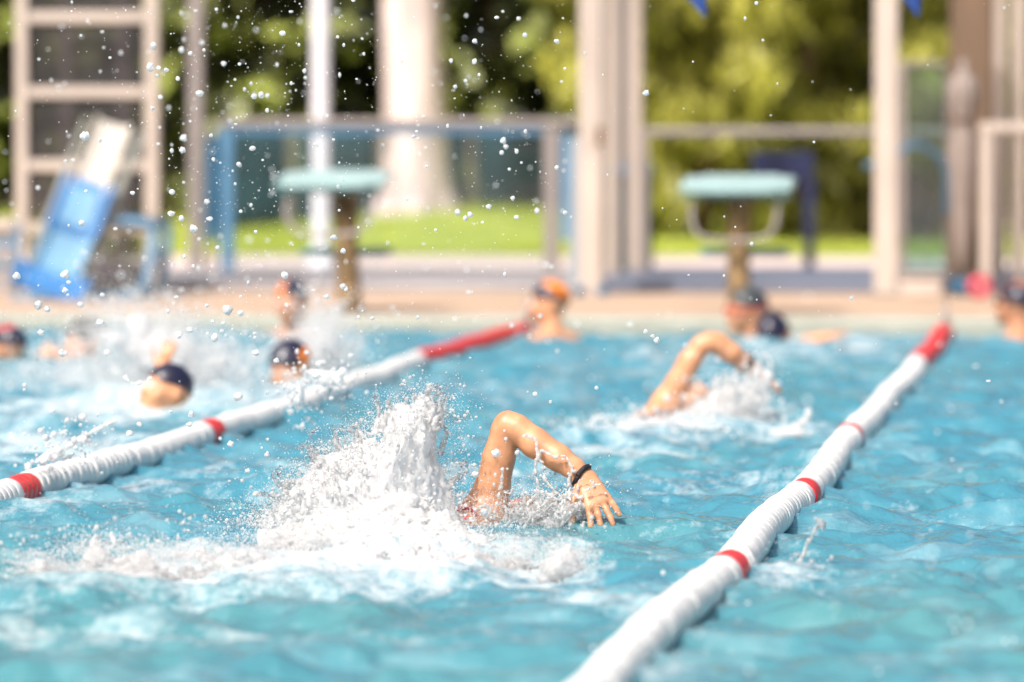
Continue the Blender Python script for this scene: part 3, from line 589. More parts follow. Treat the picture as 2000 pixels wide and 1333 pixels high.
chute('upper_chute', .60, 1.0, .095, -.01, 'slide_white'); chute('middle_panel', .36, .655, .135, .012, 'slide_blue', .03); chute('inset_pad', .40, .60, .085, .024, 'slide_ice', .004, .004)
chute('lower_chute', .14, .36, .125, .0, 'slide_ice'); chute('end_lip', .0, .145, .19, .004, 'slide_blue')
for s_, mm, rr in ((1, 'slide_grey', .026), (-1, 'slide_grey', .014)): tube('side_rail', [lo_ + ax_ * Ls * q_ + sd_ * (.15 * s_) - up_ * .045 for q_ in (.05, .4, .75, 1.0)], rr, mm, t, 8)
fr = bez([wl(205, 432, YS + .1), wl(285, 438, YS + .1), wl(300, 460, YS + .1), wl(288, 540, YS), wl(272, 572, YS), wl(240, 584, YS - .05), wl(140, 588, YS - .1), wl(20, 588, YS - .1)], 8)
tube('tube_frame', fr, .025, 'steel_blue', t, 10); fr2 = fr.copy(); fr2[:, 1] += .45; tube('tube_frame', fr2, .025, 'steel_blue', t, 10)
tube('crossbar', [fr[20], fr2[20]], .014, 'steel_blue', t); tube('crossbar', [fr[40], fr2[40]], .014, 'steel_blue', t)
px_box('step', 212, 290, 428, 450, YS + .1, .22, 'alu_pale', t, .01); px_box('step', 205, 282, 505, 515, YS + .1, .2, 'slide_grey', t, .01)
tube('support_leg', [lo_ + ax_ * Ls * .95 - up_ * .06, wl(262, 585, YS + .4)], .02, 'slide_grey', t); tube('support_leg', [lo_ + ax_ * Ls * .6 - up_ * .06, wl(170, 585, YS + .2)], .02, 'slide_grey', t)
# blue rail and bright buckets left of the slide
t = thing('blue_handrail', 'short teal blue handrail at the far left beside the slide', 'railing', base_of(20, 29.2)); tube('rail', bez([wl(-60, 478, 29.2), wl(10, 476, 29.2), wl(32, 470, 29.2), wl(36, 440, 29.2)], 8), .016, 'steel_blue', t); tube('post', [wl(34, 440, 29.2), wl(34, 590, 29.2)], .014, 'steel_blue', t); tube('lower_rail', [wl(-60, 520, 29.2), wl(34, 520, 29.2)], .013, 'steel_blue', t)

# starting blocks
def start_block(px_plate, ytop, px_base, label, lean):
    YK = 26.95; c = wl(px_plate, ytop, YK - .1); bx_ = wl(px_base, 600, YK)[0]; t = thing('starting_block', label, 'starting block', (bx_, YK, ZD), 'starting blocks on the pool edge')
    zt = c[2]; cx = c[0]
    # sloping top plate with rounded rim
    import bmesh
    bm = bmesh.new(); bmesh.ops.create_cube(bm, size=1)
    for q in bm.verts: q.co = Vector((q.co.x * .535, q.co.y * .52, q.co.z * .030))
    bmesh.ops.bevel(bm, geom=[e for e in bm.edges if abs(e.verts[0].co.z - e.verts[1].co.z) > .01], offset=.07, segments=5, affect='EDGES')
    bmesh.ops.bevel(bm, geom=[e for e in bm.edges if e.calc_face_angle(0) > 1.2 and abs(e.verts[0].co.z - e.verts[1].co.z) < .01], offset=.012, segments=2, affect='EDGES')
    bmesh.ops.rotate(bm, verts=bm.verts, cent=(0, 0, 0), matrix=Matrix.Rotation(R(7), 3, 'X')); bmesh.ops.translate(bm, verts=bm.verts, vec=(cx, YK + .12, zt + .0))
    bm.verts.ensure_lookup_table(); v = [tuple(p.co) for p in bm.verts]; f = [[p.index for p in q.verts] for q in bm.faces]; bm.free(); tpl_ = mesh('top_plate', v, f, 'block_teal', t, smooth=False)
    px = box('edge_band', cx - .255, cx + .255, YK - .10, YK + .32, zt - .064, zt - .052, 'block_edge', tpl_, .006)
    # pedestal, leaning towards the water
    tp = (cx + lean, YK + .13); vv = []
    for z, xx, yy, hw, hd in ((ZD - .01, bx_, YK, .062, .085), (ZD + .05, bx_, YK + .005, .055, .08), ((ZD + zt) / 2, (bx_ + tp[0]) / 2 - .004, YK + .06, .050, .075), (zt - .09, tp[0], tp[1], .056, .09), (zt - .065, tp[0], tp[1], .075, .12)):
        for j in range(16):
            th = 2 * math.pi * (j + .5) / 16; cs, sn = math.cos(th), math.sin(th); k = .5; vv.append((xx + hw * np.sign(cs) * abs(cs) ** k, yy + hd * np.sign(sn) * abs(sn) ** k, z))
    mesh('pedestal', vv, [[i * 16 + j, i * 16 + (j + 1) % 16, (i + 1) * 16 + (j + 1) % 16, (i + 1) * 16 + j] for i in range(4) for j in range(16)] + [list(range(16))[::-1]], 'block_stone', t)
    # backstroke grip: bent tube under the plate
    zc = zt - .26
    tube('hand_grip', bez([(cx - .20, YK - .06, zt - .08), (cx - .20, YK - .09, zc + .09), (cx - .16, YK - .10, zc + .02), (cx - .07, YK - .10, zc), (cx + .07, YK - .10, zc), (cx + .16, YK - .10, zc + .02), (cx + .20, YK - .09, zc + .09), (cx + .20, YK - .06, zt - .07)], 6), .0115, 'alu_grey', t, 10)
    zs_ = wl(px_plate, 493, YK + .5)[2]; stp_ = box('step', cx - .20, cx + .225, YK + .36, YK + .62, zs_ - .02, zs_ + .02, 'block_edge', t, .012)
    box('step_bracket', cx + lean * .5 - .03, cx + lean * .5 + .03, YK + .08, YK + .5, zs_ - .05, zs_ - .022, 'alu_grey', stp_)
    return t
start_block(640, 352, 682, 'starting block with pale teal top on a leaning brown pedestal, in front of white pole', .055)
start_block(1434, 362, 1443, 'starting block with pale teal top on an upright brown pedestal, before lime conifers', .012)

# pennants on their line above the far end
fy = 20.6; pl = [wl(x, -70 - 10 * math.cos((x - 900) / 500), fy) for x in range(-400, 2500, 60)]
tag(tube('pennant_line', pl, .003, 'cable', None, 6), 'thin line above the picture carrying the blue pennants across the pool', 'line')
for px, tipx, lab in ((1338, 1378, 'navy blue pennant hanging above the right starting block'), (1764, 1794, 'navy blue pennant hanging in front of the broad beige post')):
    t = thing('pennant', lab, 'flag', wl(px + 10, -70, fy), 'pennants above the pool'); a_ = wl(px - 55, -72, fy); c_ = wl(px + 40, -72, fy); tip_ = wl(tipx, 36, fy - .02)
    vv = []; kk = 9
    for i in range(kk):
        s_ = i / (kk - 1)
        for j in range(kk):
            u_ = j / (kk - 1); p_ = (a_ * (1 - u_) + c_ * u_) * (1 - s_) + tip_ * s_; p_ = p_ + np.array([0, .012 * math.sin(u_ * 5 + s_ * 3) * (1 - s_), 0]); vv.append(p_)
    o = mesh('cloth', vv, [[i * kk + j, i * kk + j + 1, (i + 1) * kk + j + 1, (i + 1) * kk + j] for i in range(kk - 1) for j in range(kk - 1)], 'flag_blue', t); o.modifiers.new('s', 'SOLIDIFY').thickness = .002
    tube('hem', [a_, (a_ + c_) / 2, c_], .006, 'flag_blue', o, 8)

# ================================================================== LANE ROPES
def disc_mesh(name, m):
    n_ = 24; prof = [(.0, .014), (.0, .034), (.0012, .0415), (.005, .0432), (.051, .0432), (.0545, .0418), (.0555, .040)]
    V = []
    for y_, r_ in prof:
        for j in range(n_): th = 2 * math.pi * j / n_; V.append((r_ * math.cos(th), y_, r_ * math.sin(th)))
    for j in range(n_): th = 2 * math.pi * j / n_; r_ = .034 if j % 4 < 3 else .0405; V.append((r_ * math.cos(th), .0565, r_ * math.sin(th)))
    for j in range(n_): th = 2 * math.pi * j / n_; r_ = .034 if j % 4 < 3 else .0405; V.append((r_ * math.cos(th), .0655, r_ * math.sin(th)))
    k = len(prof) + 2; Fc = [[i * n_ + j, (i + 1) * n_ + j, (i + 1) * n_ + (j + 1) % n_, i * n_ + (j + 1) % n_] for i in range(k - 1) for j in range(n_)]
    me = bpy.data.meshes.new(name); me.from_pydata(V, [], Fc); me.polygons.foreach_set('use_smooth', [True] * len(Fc)); me.materials.append(M[m])
    try: me.set_sharp_from_angle(angle=R(40))
    except Exception: pass
    return me
DW, DR = disc_mesh('white_float', 'float_white'), disc_mesh('red_float', 'float_red')
def rope(label, pix, y0, reds, red_from, seed):
    P = np.array([on(x, y, .022) for x, y in pix]); P = P[np.argsort(P[:, 1])]; rg = np.random.default_rng(seed)
    Yk = np.concatenate([[y0], P[:, 1], [YW]]); Xk = np.concatenate([[P[0, 0]], P[:, 0], [P[-1, 0]]])
    ph = rg.uniform(0, 6, 3)
    def c(y): return np.array([np.interp(y, Yk, Xk) + .006 * math.sin(y * 2.1 + ph[0]) + .002 * math.sin(y * 5.2 + ph[1]), y, .024 + .004 * math.sin(y * 2.6 + ph[2]) + .22 * np.mean([water_z(np.interp(y, Yk, Xk) + d, y) for d in (-.1, 0, .1)])])
    t = thing('lane_rope', label, 'lane rope', c(y0), 'lane ropes'); ys = np.arange(y0, YW - .16, .0665)
    ce = [c(y) for y in np.arange(y0 - .1, YW - .1, .1)] + [np.array([c(YW - .1)[0], YW - .02, .05]), np.array([c(YW - .1)[0], YW + .01, .055])]
    tube('cable', ce, .005, 'cable', t, 6)
    # smooth the vertical wander so neighbouring floats stay in line
    C = np.array([c(y) for y in ys]); ker = np.ones(9) / 9
    for d in (0, 2): C[:, d] = np.convolve(np.pad(C[:, d], 4, mode='edge'), ker, 'valid')
    for i, y in enumerate(ys):
        red = y > red_from or any(a_ <= y <= b_ for a_, b_ in reds)
        o = bpy.data.objects.new('red_disc' if red else 'white_disc', DR if red else DW); d = C[min(i + 1, len(C) - 1)] - C[max(i - 1, 0)]; d /= np.linalg.norm(d)
        q = Vector(d).to_track_quat('Y', 'Z') @ Matrix.Rotation(rg.uniform(0, 6.28), 3, 'Y').to_quaternion(); o.rotation_mode = 'QUATERNION'; o.rotation_quaternion = q @ Matrix.Rotation(R(rg.normal(0, 1.5)), 3, 'X').to_quaternion()
        o.location = Vector(C[i] + rg.normal(0, .0008, 3)) - t.location; COL.objects.link(o); o.parent = t
    xe = c(YW - .1)[0]; tube('wall_hook', bez([(xe, YW - .06, .05), (xe, YW - .02, .09), (xe, YW + .03, .16), (xe, YW + .05, ZD)], 6), .008, 'cable', t, 8)
    return C
RC = rope('white and red lane rope running up the right side of the picture', [(1180, 1325), (1300, 1222), (1430, 1105), (1490, 1035), (1570, 968), (1622, 905), (1665, 852), (1735, 780), (1800, 708), (1846, 650)], 9.0, [(12.05, 12.22), (14.55, 14.70), (17.25, 17.38)], 22.6, 3)
LC = rope('white and red lane rope crossing the left half behind the big splash', [(0, 975), (60, 955), (410, 850), (600, 788), (810, 710), (1020, 648)], 12.0, [(14.42, 14.70), (17.2, 17.45)], 22.7, 4)

# ================================================================== PEOPLE
def rotz(a_): c_, s_ = math.cos(a_), math.sin(a_); return np.array([[c_, -s_, 0], [s_, c_, 0], [0, 0, 1]])
def rotx(a_): c_, s_ = math.cos(a_), math.sin(a_); return np.array([[1, 0, 0], [0, c_, -s_], [0, s_, c_]])
def hand(B, wrist, d, side, nrm, s=1., curl=.3, spread=.1):
    """palm and five fingers from the wrist along d; side points to the little finger, nrm out of the back of the hand"""
    d, side, nrm = (np.array(q, float) / np.linalg.norm(q) for q in (d, side, nrm)); W = np.array(wrist, float)
    for k in range(4):
        off = (k - 1.5) * .0165 * s; a_ = W + d * .01 * s + side * off * .7; b_ = W + d * .078 * s + side * off
        B.limb(a_, b_, .0135 * s, .0115 * s, .012 * s)
    for k, L in enumerate((.064, .072, .067, .052)):
        off = (k - 1.5) * .0175 * s; p = W + d * .076 * s + side * off; dd = d + side * spread * (k - 1.5) * .7; cu = curl * (1 + .25 * math.sin(k * 2.1)); rr = .0088 * s
        for q, fr_ in ((.42, 1.), (.33, .92), (.25, .84)):
            dd = dd / np.linalg.norm(dd) - nrm * cu * .5; dd /= np.linalg.norm(dd); e = p + dd * L * s * q; B.limb(p, e, rr, rr * .92, .004 * s); p = e; rr *= .92
    p = W + d * .018 * s - side * .024 * s; dd = d * .75 - side * .6 - nrm * .25; rr = .0105 * s
    for L in (.036, .028, .022):
        dd /= np.linalg.norm(dd); e = p + dd * L * s; B.limb(p, e, rr, rr * .9, .006 * s); p = e; rr *= .9; dd = dd + d * .5 - nrm * .12
def head_parts(B, C, Rm, s=1.):
    """skull, jaw, face; C centre of the head, local +y is where the face looks"""
    L = lambda x, y, z: C + Rm @ (np.array([x, y, z]) * s)
    B.ell(L(0, -.010, .018), np.array([.071, .088, .083]) * s, Rm, .02); B.ell(L(0, .028, -.035), np.array([.055, .058, .066]) * s, Rm, .02)
    B.limb(L(0, .078, .004), L(0, .098, -.022), .009 * s, .013 * s, .012); B.ell(L(0, .070, -.078), np.array([.024, .020, .018]) * s, Rm, .015)
    B.ell(L(0, .083, -.050), np.array([.026, .010, .007]) * s, Rm, .006)
    for q in (-1, 1):
        B.ell(L(q * .030, .088, .004), np.array([.014, .012, .009]) * s, Rm, .010, True); B.ell(L(q * .073, -.008, -.012), np.array([.008, .018, .028]) * s, Rm, .006)
        B.ell(L(q * .040, .060, -.028), np.array([.022, .02, .02]) * s, Rm, .015)
def shell(name, C, Rm, r, cut, m, parent, h=.005, s=1., keep=None):
    """piece of a skull-shaped shell: points whose local coordinates satisfy cut > 0 are outside"""
    lo = C - .13 * s; nn = int(.26 * s / h) + 1; axs = [lo[d] + h * np.arange(nn) for d in range(3)]; Xg = np.stack(np.meshgrid(*axs, indexing='ij'), -1)
    Yl = ((Xg - C) @ Rm) / s; q = Yl - np.array([0, -.010, .018]); rr = np.array(r); k0 = np.linalg.norm(q / rr, axis=-1); k1 = np.linalg.norm(q / rr ** 2, axis=-1) + 1e-9
    d = np.maximum(k0 * (k0 - 1) / k1, cut(Yl)) * s; V, Q = surface_nets(d.astype(np.float32), lo, h); return mesh(name, relax(V, Q, 1), Q, m, parent)
def swimmer(label, C, face, tilt, arms, cap, panel=None, gog=None, sk='skin', roll=0., suit='suit_navy', s=.96, lean=0., hands=()):
    """head and neck over the shoulders of a child standing or floating in the water; arms: chains of (points, radii)"""
    C = np.array(C, float); Rm = rotz(face) @ rotx(tilt); B = Body(); head_parts(B, C, Rm, s)
    fw = rotz(face + lean) @ np.array([0, 1., 0]); sd_ = rotz(face + lean) @ np.array([1., 0, 0]); nk = C + np.array([0, 0, -.155 * s]) - fw * .035 * s; ch = nk + np.array([0, 0, -.16]) - fw * .01
    B.limb(C + np.array([0, 0, -.05]) - fw * .02, nk, .046 * s, .052 * s, .025)
    for q in (-1, 1): B.limb(nk + np.array([0, 0, -.02]), nk + sd_ * q * .135 + np.array([0, 0, -.055]), .045, .045, .035)
    for q in (-1, 1): B.limb(nk + sd_ * q * .075 + np.array([0, 0, -.06]), ch + sd_ * q * .06 + np.array([0, 0, -.22]), .072, .068, .05)
    B.limb(ch, ch + np.array([0, 0, -.32]), .085, .10, .05)
    for q in (-1, 1): B.chain([ch + sd_ * q * .07 + np.array([0, 0, -.33]), ch + sd_ * q * .08 + fw * .08 + np.array([0, 0, -.62]), ch + sd_ * q * .08 - fw * .05 + np.array([0, 0, -.92])], [.075, .05, .036], .03)
    shj = {q: nk + sd_ * q * .140 + np.array([0, 0, -.06]) for q in (-1, 1)}; used = set()
    for q, pts, rad in arms:
        used.add(q); B.chain([shj[q]] + [np.array(p) for p in pts], [.044] + rad, .012)
    for q in (-1, 1):
        if q not in used:
            e = shj[q] + sd_ * q * .06 + np.array([0, 0, -.22]) + fw * .02; w_ = e + fw * .17 + np.array([0, 0, -.06]) + sd_ * q * .05; B.chain([shj[q], e, w_], [.044, .036, .025], .012); hand(B, w_, fw, sd_ * q, (0, 0, 1), .9)
    for hd in hands: hand(B, *hd)
    t = thing('person', label, 'person', (ch[0], ch[1], ch[2] - .95)); B.mesh('body', .0075, sk, t, 1)
    G = Body(); G.limb(ch + np.array([0, 0, -.05]), ch + np.array([0, 0, -.36]), .094, .106, .04)
    for q in (-1, 1): G.limb(nk + sd_ * q * .075 + np.array([0, 0, -.12]), ch + sd_ * q * .06 + np.array([0, 0, -.22]), .075, .074, .04)
    G.mesh('swimsuit', .009, suit, t, 1)
    capo = None
    if cap: capo = shell('swim_cap', C, Rm, (.0765, .0935, .0885), lambda y: np.maximum(.018 - y[..., 2] - .10 * np.clip(-y[..., 1], -.2, .5) - .25 * np.maximum(0, -(y[..., 1] + .03)), y[..., 1] * .55 - y[..., 2] * .45 - .020), cap, t, s=s)
    if panel:
        pm, fn_ = panel; shell('cap_panel', C, Rm, (.0785, .0955, .0905), fn_, pm, capo or t, s=s)
    for q in (-1, 1):
        v, f = ICO2; L = C + Rm @ (np.array([q * .030, .0815, .006]) * s); mesh('eye', L + v * .0115 * s, f, 'bead', t)
        if gog: mesh('goggle_lens', L + (v * np.array([.022, .012, .016]) * s) @ Rm.T, f, gog, t)
    if gog: tube('goggle_strap', [C + Rm @ (np.array([.0775 * math.cos(x), -.010 + .094 * math.sin(x), .010 - .012 * math.sin(x)]) * s) for x in np.linspace(0, 6.28, 30)], .0055, gog, t, 6)
    return t
def wz(px, py): return at(px, py, 1)
side_l = lambda y: np.maximum(y[..., 0] + .005, .045 - y[..., 2])
# 1 boy with grey cap and red goggles
D_ = 25.9; C = at(1458, 607, D_)
swimmer('boy in grey cap and red goggles looking left, right starting block above him', C, R(122), R(-4), [], 'cap_grey', None, 'goggle_red', 'skin_deep', lean=R(-40), s=1.04)
# 2 navy cap with stretched arm
D_ = 25.2; C = at(1512, 653, D_)
swimmer('swimmer in plain navy cap with one arm stretched to the right', C, R(-20), R(30), [(1, [at(1575, 672, D_ - .1), at(1612, 660, D_ - .15)], [.036, .025])], 'cap_navy', None, None, 'skin', lean=R(20), hands=[(at(1612, 660, D_ - .15), at(1660, 645, D_ - .15) - at(1612, 660, D_ - .15), (0, 1, 0), (0, 0, 1), .85, .2)])
# 3 orange cap with dark patch at the end of the left rope
D_ = 26.0; C = at(1072, 592, D_)
swimmer('swimmer in orange cap with dark patch at the far end of the left lane rope', C, R(100), R(-5), [], 'cap_navy', ('cap_orange', lambda y: np.maximum(.072 - y[..., 2] + .85 * y[..., 1], y[..., 0] - .03)), None, 'skin', lean=R(-60))
# 4 dark cap with orange patch under left starting block
D_ = 26.0; C = at(569, 590, D_)
swimmer('swimmer in dark cap with an orange panel, left of the leaning pedestal', C, R(165), R(-4), [], 'cap_navy', ('cap_orange', lambda y: np.maximum(np.maximum(.008 - y[..., 0], y[..., 0] - .050), np.maximum(.03 - y[..., 2], y[..., 1] - .10))), None, 'skin_deep')
# 5 orange sided cap nearer
D_ = 21.6; C = at(566, 716, D_)
swimmer('swimmer in dark cap with orange sides, just behind the left lane rope', C, R(150), R(-25), [(-1, [at(630, 768, D_ - .05), at(660, 800, D_ - .1)], [.037, .027])], 'cap_navy', ('cap_orange', lambda y: np.maximum(.034 - np.abs(y[..., 0] + .004), np.maximum(np.abs(y[..., 2] - .035) - .028, y[..., 1] - .01))), None, 'skin')
# 6 dark cap, tan face
D_ = 19.5; C = at(326, 763, D_)
swimmer('swimmer in dark cap with tan face low in the water, nearest at the left', C, R(128), R(12), [(1, [at(292, 780, D_ + .15), at(316, 722, D_ + .22)], [.034, .024])], 'cap_navy', None, None, 'skin', hands=[(at(316, 722, D_ + .22), (.03, 0, .1), (1, 0, 0), (0, -1, .2), .75, .2)], s=.92)
# 7 at the left edge, and 8 beside
D_ = 23.3; C = at(14, 682, D_)
swimmer('swimmer in dark cap cut by the left edge of the picture', C, R(60), R(-15), [], 'cap_navy', ('suit_red', lambda y: np.maximum(np.abs(y[..., 2] - .085) - .010, y[..., 0])), None, 'skin_deep')
D_ = 23.7; C = at(166, 668, D_)
swimmer('swimmer with brown hair and a raised shoulder at the left, in the spray', C, R(140), R(-10), [(-1, [at(100, 690, D_ - .1), at(70, 722, D_ - .15)], [.040, .03])], 'hair', None, None, 'skin')
# 9 at the right edge
D_ = 25.3; C = at(1984, 596, D_)
swimmer('swimmer in dark and orange cap cut by the right edge of the picture', C, R(70), R(5), [], 'cap_navy', ('cap_orange', lambda y: np.maximum(np.abs(y[..., 0] - .0) - .022, .05 - y[..., 2])), 'goggle_dark', 'skin_deep', lean=R(-30))

# ---- crawl swimmers
def crawler(label, D_, arm, arm_r, hd, head_px, chest_px, heading, suit, h, sk='skin', s=1., band=None):
    """front crawl: recovering right arm above the water, body trailing just under the surface"""
    B = Body(); pts = [at(x, y, D_ + dz) for x, y, dz in arm]; B.chain(pts, arm_r, .010)
    wrist = pts[-1]; hand(B, wrist, *hd[0], s=hd[1], curl=hd[2], spread=hd[3])
    sh = pts[0]; fw = np.array([math.sin(heading), math.cos(heading), 0]); sd_ = np.array([math.cos(heading), -math.sin(heading), 0]); up_ = np.array([0, 0, 1.])
    ct = sh - sd_ * .11 * s - up_ * .105; hipc = ct - fw * .42 * s - up_ * .10
    B.limb(sh, ct + sd_ * .05, .050 * s, .06 * s, .04)
    if h < .004: B.limb(sh - up_ * .01, sh - sd_ * .055 - fw * .06 - up_ * .035, .050 * s, .056 * s, .03)
    for q, dz in ((1, .0), (-1, -.06)): B.limb(ct + sd_ * q * .055 * s + up_ * dz, hipc + sd_ * q * .05 * s, .072 * s, .075 * s, .05)
    shl = ct - sd_ * .13 * s - up_ * .07; B.limb(ct, shl, .06 * s, .045 * s, .04); el = shl + fw * .22 * s - up_ * .06; wl_ = el + fw * .2 * s - up_ * .05; B.chain([shl, el, wl_], [.043 * s, .035 * s, .024 * s], .015); hand(B, wl_, fw, -sd_, up_, s=.85 * s, curl=.1)
    for q, dz in ((1, -.02), (-1, -.10)): B.chain([hipc + sd_ * q * .06 * s, hipc - fw * .36 * s + sd_ * q * .07 + up_ * (dz), hipc - fw * .72 * s + sd_ * q * .07 + up_ * (dz - .02), hipc - fw * .86 * s + sd_ * q * .07 + up_ * (dz - .03)], [.072 * s, .05 * s, .033 * s, .018 * s], .03)
    hc = at(*head_px); Rm = np.stack([sd_ * .5 - up_ * .87, fw * .0 + sd_ * .87 + up_ * .5, fw], 1); head_parts(B, hc, Rm, .95 * s); B.limb(ct + fw * .04, hc - fw * .02, .052 * s, .05 * s, .03)
    t = thing('person', label, 'person', (ct[0], ct[1], -.5)); B.mesh('body', h, sk, t, 2)
    shell('swim_cap', hc, Rm, (.0765, .0935, .0885), lambda y: np.maximum(.0 - y[..., 2], y[..., 1] * .6 - y[..., 2] * .4 - .035), suit[2], t, s=.95 * s)
    G = Body()
    for q, dz in ((1, .0), (-1, -.06)): G.limb(ct + sd_ * q * .055 * s + up_ * dz - fw * .10, hipc + sd_ * q * .05 * s, .077 * s, .081 * s, .05)
    G.mesh('swimsuit', .006, suit[0], t, 1)
    return t, pts, sh, ct, fw, sd_, up_
hd = ((np.array(at(1184, 1006, 13.72)) - at(1142, 932, 13.77), _r * .85 + _u * .42 + _f * .22, _r * .45 + _u * .30 - _f * .75), 1.0, .30, .24)
MA = [(948, 1004, 0), (962, 950, -.01), (974, 895, -.02), (987, 843, -.03), (992, 830, -.035), (1010, 838, -.04), (1046, 866, -.05), (1090, 894, -.07), (1120, 915, -.08), (1140, 932, -.09)]
t1, pts, sh, ct, fw, sd_, up_ = crawler('front swimmer with bent arm raised over the water, black bracelet and red suit', 13.87, MA, [.047, .0425, .0395, .0345, .0325, .034, .0365, .0325, .027, .0245], hd, (1012, 1032, 14.02), None, R(8), ('suit_red', None, 'suit_red'), .0031)
# red straps with pale pattern over the shoulder, the bracelet with beads
def strap(name, px_pts, D_, wd_, m_, parent):
    P = bez([at(x, y, D_ + dz) for x, y, dz in px_pts], 6); return tube(name, P, wd_, m_, parent, 8, .35)
ss1 = strap('shoulder_strap', [(880, 1040, -.08), (884, 1010, -.10), (898, 996, -.11), (916, 994, -.115), (932, 1008, -.115)], 13.87, .0065, 'suit_red', t1)
strap('shoulder_strap', [(912, 1054, -.11), (899, 1036, -.115), (902, 1018, -.12), (916, 1008, -.12)], 13.87, .006, 'suit_red', t1)
strap('strap_trim', [(881, 1022, -.025), (888, 1003, -.04), (903, 994, -.08)], 13.86, .0022, 'suit_pattern', ss1)
def bracelet(parent, c, ax, r, wd_, m_, beads, off):
    ax = np.array(ax) / np.linalg.norm(ax); u = np.cross(ax, [0, 0, 1.]); u /= np.linalg.norm(u); v_ = np.cross(ax, u)
    tag_ = tube('bracelet', [c + r * (u * math.cos(x) + v_ * math.sin(x)) + ax * .0012 * math.sin(3 * x) for x in np.linspace(0, 2 * math.pi, 40)], wd_, m_, parent, 8)
    for k in range(beads):
        x = off + k * .22; vv, ff = ICO2; mesh('bead', c + (r + wd_ * .75) * (u * math.cos(x) + v_ * math.sin(x)) + ax * .002 + vv * .0026, ff, 'bead', tag_)
    return tag_
wax = pts[-1] - pts[-3]; bracelet(t1, pts[-1] - wax * .08, wax, .0275, .0068, 'strap_black', 7, 3.3)
# second crawler further up the lane
hd2 = ((np.array(at(1528, 760, 19.2)) - at(1474, 722, 19.15), _r * .3 + _f * .9, _u * .8 + _r * .5), .9, .25, .25)
MB_ = [(1303, 790, 0), (1322, 752, -.01), (1346, 706, -.02), (1368, 676, -.02), (1384, 668, -.02), (1402, 671, -.01), (1428, 690, .0), (1455, 709, .03), (1474, 722, .05)]
t2, pts2, *_ = crawler('second swimmer up the lane with arm bent over and dark suit strap', 19.1, MB_, [.045, .041, .038, .034, .033, .035, .036, .029, .0245], hd2, (1352, 792, 19.3), None, R(10), ('suit_navy', None, 'cap_navy'), .006)
wax2 = pts2[-1] - pts2[-3]; bracelet(t2, pts2[-2], wax2, .032, .008, 'strap_black', 0, 0)
strap('shoulder_strap', [(1275, 808, -.04), (1292, 802, -.075), (1312, 808, -.075), (1332, 822, -.05)], 19.1, .013, 'suit_navy', t2)

# ================================================================== SPLASHES AND SPRAY
from itertools import repeat
def inpoly(x, y, poly):
    c = False; j = len(poly) - 1
    for i in range(len(poly)):
        (xi, yi), (xj, yj) = poly[i], poly[j]
        if (yi > y) != (yj > y) and x < (xj - xi) * (y - yi) / (yj - yi) + xi: c = not c
        j = i
    return c
def fill(poly, n_, D_, thick, rad, rg, bias=1.0):
    xs = [p[0] for p in poly]; ys = [p[1] for p in poly]; P, Rr = [], []; y1, y0 = max(ys), min(ys)
    while len(P) < n_:
        x, y = rg.uniform(min(xs), max(xs)), y0 + (y1 - y0) * rg.uniform() ** (1 / bias)
        if inpoly(x, y, poly):
            k = (y - y0) / (y1 - y0); P.append(at(x, y, D_ + rg.normal(0, thick * (.35 + .65 * k)))); Rr.append(rg.uniform(*rad) * (.55 + .6 * k))
    return P, Rr
def strand(px_pts, D_, r0, r1, rg, dz=0., n_=14, jit=.002):
    """thin string of water with beads"""
    C = bez([at(x, y, D_ + dz * i / max(1, len(px_pts) - 1)) for i, (x, y) in enumerate(px_pts)], n_); k = len(C); rr = np.linspace(r0, r1, k) * (1 + .35 * np.sin(np.linspace(0, k * .7, k) + rg.uniform(0, 6)))
    return list(C + rg.normal(0, jit, C.shape)), list(rr)
rg = np.random.default_rng(21)
# froth: a noisy fluid surface. Local frame at depth D: u to the right, w away from the camera, v up (v = 0 is the water)
_fh = np.array([-math.sin(YAW), math.cos(YAW), 0.])
def to_uv(x, y, D_): return (x - 1000) / FPX * D_, CAMZ - (y - 244) / FPX * D_
def lattice(n_, step, h, rg):
    """smooth value noise on a grid of n_ cells; step = feature size in metres for each axis"""
    L = [int(math.ceil(n_[d] * h / step[d])) + 3 for d in range(3)]; A = rg.normal(0, 1, L)
    for d in range(3):
        c_ = np.arange(n_[d]) * h / step[d] + rg.uniform(0, 1); i0 = np.floor(c_).astype(int); fr_ = c_ - i0; fr_ = fr_ * fr_ * (3 - 2 * fr_); W = np.zeros((n_[d], L[d])); r_ = np.arange(n_[d]); W[r_, i0] = 1 - fr_; W[r_, i0 + 1] += fr_
        A = np.moveaxis(np.tensordot(W, A, axes=(1, d)), 0, d)
    return A.astype(np.float32)
def fbm(n_, h, rg, sizes, stretch=(1, 1, 1), fall=.62):
    A = 0; a_ = 1.
    for z in sizes: A = A + a_ * lattice(n_, [z * q for q in stretch], h, rg); a_ *= fall
    return A
